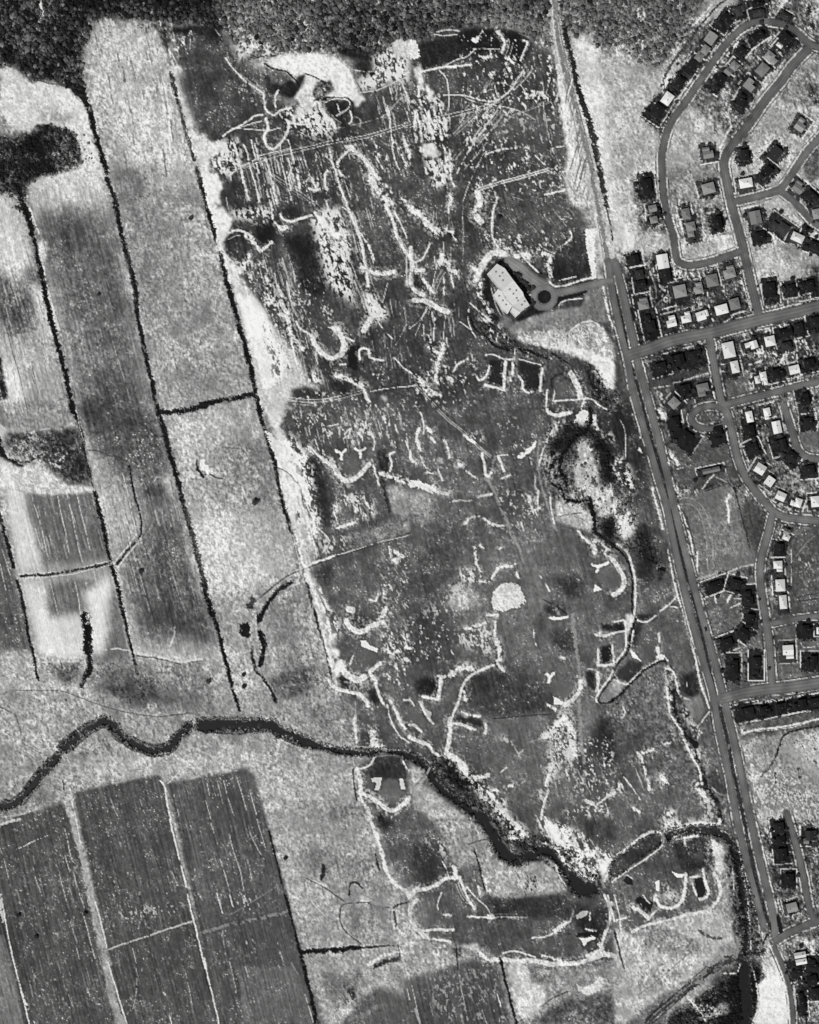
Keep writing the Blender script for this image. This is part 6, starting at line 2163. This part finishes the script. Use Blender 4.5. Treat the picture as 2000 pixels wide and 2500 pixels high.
# ------------------------------------------------------------------ shrubs and thickets
LEAF = mat('dark evergreen leaves', .9, .3, 3, attr='albedo')
def clump(r, R, H, n, tone):
    """n leaf-sized blades spread through a rounded crown"""
    vs, fs, al = [], [], []
    for i in range(n):
        t = r.uniform(0, 6.283); ph = math.acos(r.uniform(-.2, 1)); q = R * (.55 + .45 * r.random() ** .5) * (1 + .18 * math.sin(3 * t + 1))
        x, y, z = q * math.sin(ph) * math.cos(t), q * math.sin(ph) * math.sin(t), H * .45 + H * .55 * math.cos(ph) * q / R
        s = R * r.uniform(.28, .5); a1 = r.uniform(0, 6.283); tl = r.uniform(-.5, .5) * s; b = len(vs)
        for k in range(4):
            aa = a1 + k * 1.571 + r.uniform(-.3, .3); vs.append((x + s * math.cos(aa), y + s * math.sin(aa), z + tl * math.cos(aa * 1 + 1)))
        fs.append((b, b + 1, b + 2, b + 3)); al += [tone * r.uniform(.6, 1.5)] * 4
    return vs, fs, al
protos = []
for i in range(4):
    r = random.Random(50 + i); v, f, al = clump(r, 1.0, 1.5, 70, .018 + .006 * i)
    me = bpy.data.meshes.new('crown'); me.from_pydata(v, [], f); a = me.attributes.new('albedo', 'FLOAT', 'POINT'); a.data.foreach_set('value', np.array(al, np.float32)); me.materials.append(LEAF)
    tv = [(math.cos(k * 1.257) * (.12 if z == 0 else .06), math.sin(k * 1.257) * (.12 if z == 0 else .06), z - .1) for z in (0, .9) for k in range(5)]
    mt = bpy.data.meshes.new('trunk'); mt.from_pydata(tv, [], [(k, (k + 1) % 5, 5 + (k + 1) % 5, 5 + k) for k in range(5)]); mt.materials.append(BRICK); protos.append((me, mt))
def shrub(u, v, R, lab, grp=None, nm='shrub'):
    me, mt = protos[int(u * 3 + v) % 4]; e = bpy.data.objects.new(nm, None); COL.objects.link(e); e.location = (X(u), Y(v), 0); e.scale = (R, R, R * 1.1); e.rotation_euler = (0, 0, (u * 1.7) % 6.28)
    e['label'] = lab; e['category'] = 'shrub'
    if grp: e['group'] = grp
    c = bpy.data.objects.new('crown', me); COL.objects.link(c); c.parent = e; t = bpy.data.objects.new('trunk', mt); COL.objects.link(t); t.parent = e
for u, v, R, lb in shrub_spots: shrub(u, v, R, lb, 'garden shrubs in the eastern estate')
for q, (a, b, R) in enumerate(((822, 545, 1.3), (845, 565, 1.2), (872, 585, 1.6), (905, 585, 1.8), (925, 600, 1.9), (905, 625, 1.5), (935, 640, 1.6), (960, 650, 1.5), (985, 665, 1.6), (1040, 700, 1.8), (1005, 700, 1.5), (1095, 590, 1.6), (1000, 795, 1.8), (1025, 815, 1.7), (1045, 830, 1.6), (1015, 840, 1.4))):
    shrub(1000 + a / 3.45, 500 + b / 3.45, R, '%s round dark shrub from the north along the clubhouse east wall' % ORD[q + 1], 'shrubs along the clubhouse')
for u, v, R, lb in ((345, 1394, 1.9, 'lone dark shrub in the ploughed strip west of the third ditch'), (623, 1226, 2.6, 'lone dark shrub in the middle of the pale grass field'), (46, 2234, 1.7, 'lone dark shrub at the left of the bottom-left field'), (89, 2287, 1.8, 'lone dark shrub under the pale patch of the bottom-left field'),
                    (208, 2230, 1.8, 'lone dark shrub against the wide farm track'), (509, 1664, 1.9, 'lone dark shrub in dry grass just left of a ditch'), (596, 1676, 1.8, 'lone dark shrub in dry grass between two ditches'), (595, 1647, 1.6, 'small dark shrub above the one between two ditches'),
                    (697, 2095, 1.7, 'lone dark shrub at the edge of the pale field by the striped crops'), (241, 719, 1.4, 'tiny dark shrub inside the long grey crop strip'), (1218, 532, 2.2, 'dark shrub on the turf north of the clubhouse path'), (466, 533, 1.8, 'dark shrub in the pale field near the top of the second ditch'),
                    (1697, 1173, 1.8, 'small dark shrub on the lawn below the long grey building'), (1718, 1167, 1.6, 'dark shrub just below the corner of the long grey building'), (1612, 1398, 3.2, 'tall dark shrub clump on the turf west of the avenue')):
    shrub(u, v, R, lb)
def scatter(name, pts, lab, dark=.8, tall=1.):
    vs, fs, al = [], [], []; r = random.Random(len(pts))
    for (u, v, R) in pts:
        i, j = samp(u, v); base = min(float(ALB[i, j]) * dark, .10); b = len(vs); k = 6; h = R * r.uniform(.8, 1.3) * tall; z0 = float(Z[i, j]); a0 = r.uniform(0, 6.28); g = base * r.uniform(.5, 1.7)
        for ring, (rad, hz) in enumerate(((1., .15), (.72, .72))):
            for q in range(k):
                aa = a0 + (q + ring * .5) * 6.283 / k; rr = R * rad * r.uniform(.7, 1.25); vs.append((X(u) + rr * math.cos(aa), Y(v) + rr * math.sin(aa), z0 + h * hz * r.uniform(.75, 1.2)))
        vs.append((X(u) + r.uniform(-.2, .2) * R, Y(v) + r.uniform(-.2, .2) * R, z0 + h))
        for q in range(k):
            n = (q + 1) % k; fs += [(b + q, b + n, b + k + q), (b + n, b + k + n, b + k + q), (b + k + q, b + k + n, b + 2 * k)]
        al += [g * r.uniform(.6, 1.4) for _ in range(2 * k + 1)]
    o = mesh_obj(name, vs, fs, LEAF, al, kind='stuff'); o['label'] = lab; o['category'] = 'scrub'
ii, jj = np.nonzero(LAB == ONE['scrub_ground']); r = np.random.RandomState(3); n = min(len(ii), 17000); p = r.choice(len(ii), n, replace=False)
wts = np.clip(1.2 - TONE[ii[p], jj[p]] * 1.5, .1, 1); p = p[r.rand(n) < wts]
scatter('thicket', [(U0 + jj[q] * GS + r.uniform(-1, 1), V0 + ii[q] * GS + r.uniform(-1, 1), (r.uniform(.7, 1.5) + 2.0 * r.rand() ** 4) * (1 if ii[q] < 160 else .62)) for q in p], 'tangled dark scrub covering the wild ground at the edges and along the river', 1.0)
ii, jj = np.nonzero((Z < -.45)); n = min(len(ii), 9000); p = r.choice(len(ii), n, replace=False)
keep = [q for q in p if LAB[ii[q], jj[q]] != ONE['river']]
scatter('ditch_growth', [(U0 + jj[q] * GS + r.uniform(-3, 3), V0 + ii[q] * GS + r.uniform(-2, 2), r.uniform(.4, .9)) for q in keep], 'low dark growth lining the straight drainage ditches', .9)
rv = LAB == ONE['river']; edge = (blur(rv.astype(np.float32), 2) > .08) & ~rv; ii, jj = np.nonzero(edge); n = min(len(ii), 3600); p = r.choice(len(ii), n, replace=False)
scatter('riverside_growth', [(U0 + jj[q] * GS + r.uniform(-2, 2), V0 + ii[q] * GS + r.uniform(-2, 2), r.uniform(.35, .8) + .9 * r.rand() ** 5) for q in p], 'low brush and reeds along both banks of the dark river', .6)
# ------------------------------------------------------------------ bridges and a car
WOOD = mat('weathered planks', .9, .15, 3, attr=.30); RAIL = mat('rail timber', .9, .1, 2, attr=.22)
def bridge(u0, v0, u1, v1, wd, lab):
    e = bpy.data.objects.new('footbridge', None); COL.objects.link(e); x0, y0, x1, y1 = X(u0), Y(v0), X(u1), Y(v1); L = math.hypot(x1 - x0, y1 - y0)
    e.location = ((x0 + x1) / 2, (y0 + y1) / 2, 0); e.rotation_euler = (0, 0, math.atan2(y1 - y0, x1 - x0)); e['label'] = lab; e['category'] = 'footbridge'
    vs, fs = [], []; box(vs, fs, -L / 2, L / 2, -wd / 2 + .1, wd / 2 - .1, .02, .22); mesh_obj('beam', vs, fs, RAIL, parent=e)
    n = int(L / .8); pm = bpy.data.meshes.new('plank'); vs, fs = [], []; box(vs, fs, -.36, .36, -wd / 2, wd / 2, 0, .08); pm.from_pydata(vs, [], fs); pm.materials.append(WOOD)
    for i in range(n):
        o = bpy.data.objects.new('plank', pm); COL.objects.link(o); o.parent = e; o.location = (-L / 2 + (i + .5) * L / n, 0, .225)
    for s in (-1, 1):
        vs, fs = [], []; box(vs, fs, -L / 2, L / 2, s * wd / 2 - .06, s * wd / 2 + .06, 1.15, 1.27)
        for i in range(0, n + 1, 3): x = -L / 2 + i * L / n; box(vs, fs, x - .06, x + .06, s * wd / 2 - .058, s * wd / 2 + .058, -.2, 1.149)
        mesh_obj('railing', vs, fs, RAIL, parent=e)
bridge(1616, 2028, 1626, 2058, 2.2, 'pale footbridge over the dark river bend at the lower right')
bridge(1050, 1873, 1042, 1890, 2.0, 'pale footbridge where the track crosses the narrow river')
bridge(1470, 2152, 1477, 2168, 2.0, 'short footbridge at the meeting of the two river arms')
CAR = mat('dark car paint', .3, .03, 1, attr=.02, spec=.5); TYRE = mat('tyre rubber', .9, .05, 3, attr=.015)
e = bpy.data.objects.new('car', None); COL.objects.link(e); e.location = (X(1723), Y(1536), .12 + .012); e.rotation_euler = (0, 0, math.radians(106)); e['label'] = 'dark car driving on the east carriageway of the avenue'; e['category'] = 'car'
def prism(secs, m, nm, par):
    vs, fs = [], []
    for (x, w0, z0, z1) in secs: vs += [(x, -w0, z0), (x, w0, z0), (x, w0 * .93, z1), (x, -w0 * .93, z1)]
    for i in range(len(secs) - 1):
        for k in range(4): fs.append((i * 4 + k, i * 4 + (k + 1) % 4, i * 4 + 4 + (k + 1) % 4, i * 4 + 4 + k))
    fs += [(3, 2, 1, 0), tuple(len(vs) - 4 + k for k in range(4))]; return mesh_obj(nm, vs, fs, m, parent=par)
prism([(-2.3, .75, .35, .75), (-2.1, .88, .25, .95), (-1.2, .92, .22, 1.0), (1.0, .92, .22, .98), (2.0, .86, .25, .85), (2.3, .7, .35, .65)], CAR, 'body', e)
prism([(-1.7, .74, .98, 1.02), (-1.1, .76, .98, 1.42), (.3, .76, .98, 1.45), (1.0, .74, .96, 1.0)], GLASS, 'cabin', e)
prism([(-1.0, .70, 1.43, 1.49), (.2, .70, 1.45, 1.51)], CAR, 'roof', e)
for sx in (-1.35, 1.4):
    for sy in (-.86, .86):
        vs = [(sx + .33 * math.cos(k * .524), sy + d, .33 + .33 * math.sin(k * .524)) for d in (-.1, .1) for k in range(12)]
        mesh_obj('wheel', vs, [(k, (k + 1) % 12, 12 + (k + 1) % 12, 12 + k) for k in range(12)] + [tuple(range(12)), tuple(range(23, 11, -1))], TYRE, parent=e)
for s in (-.6, .6):
    vs, fs = [], []; box(vs, fs, 2.24, 2.33, s - .14, s + .14, .52, .64); mesh_obj('headlight', vs, fs, WALL[0], parent=e)
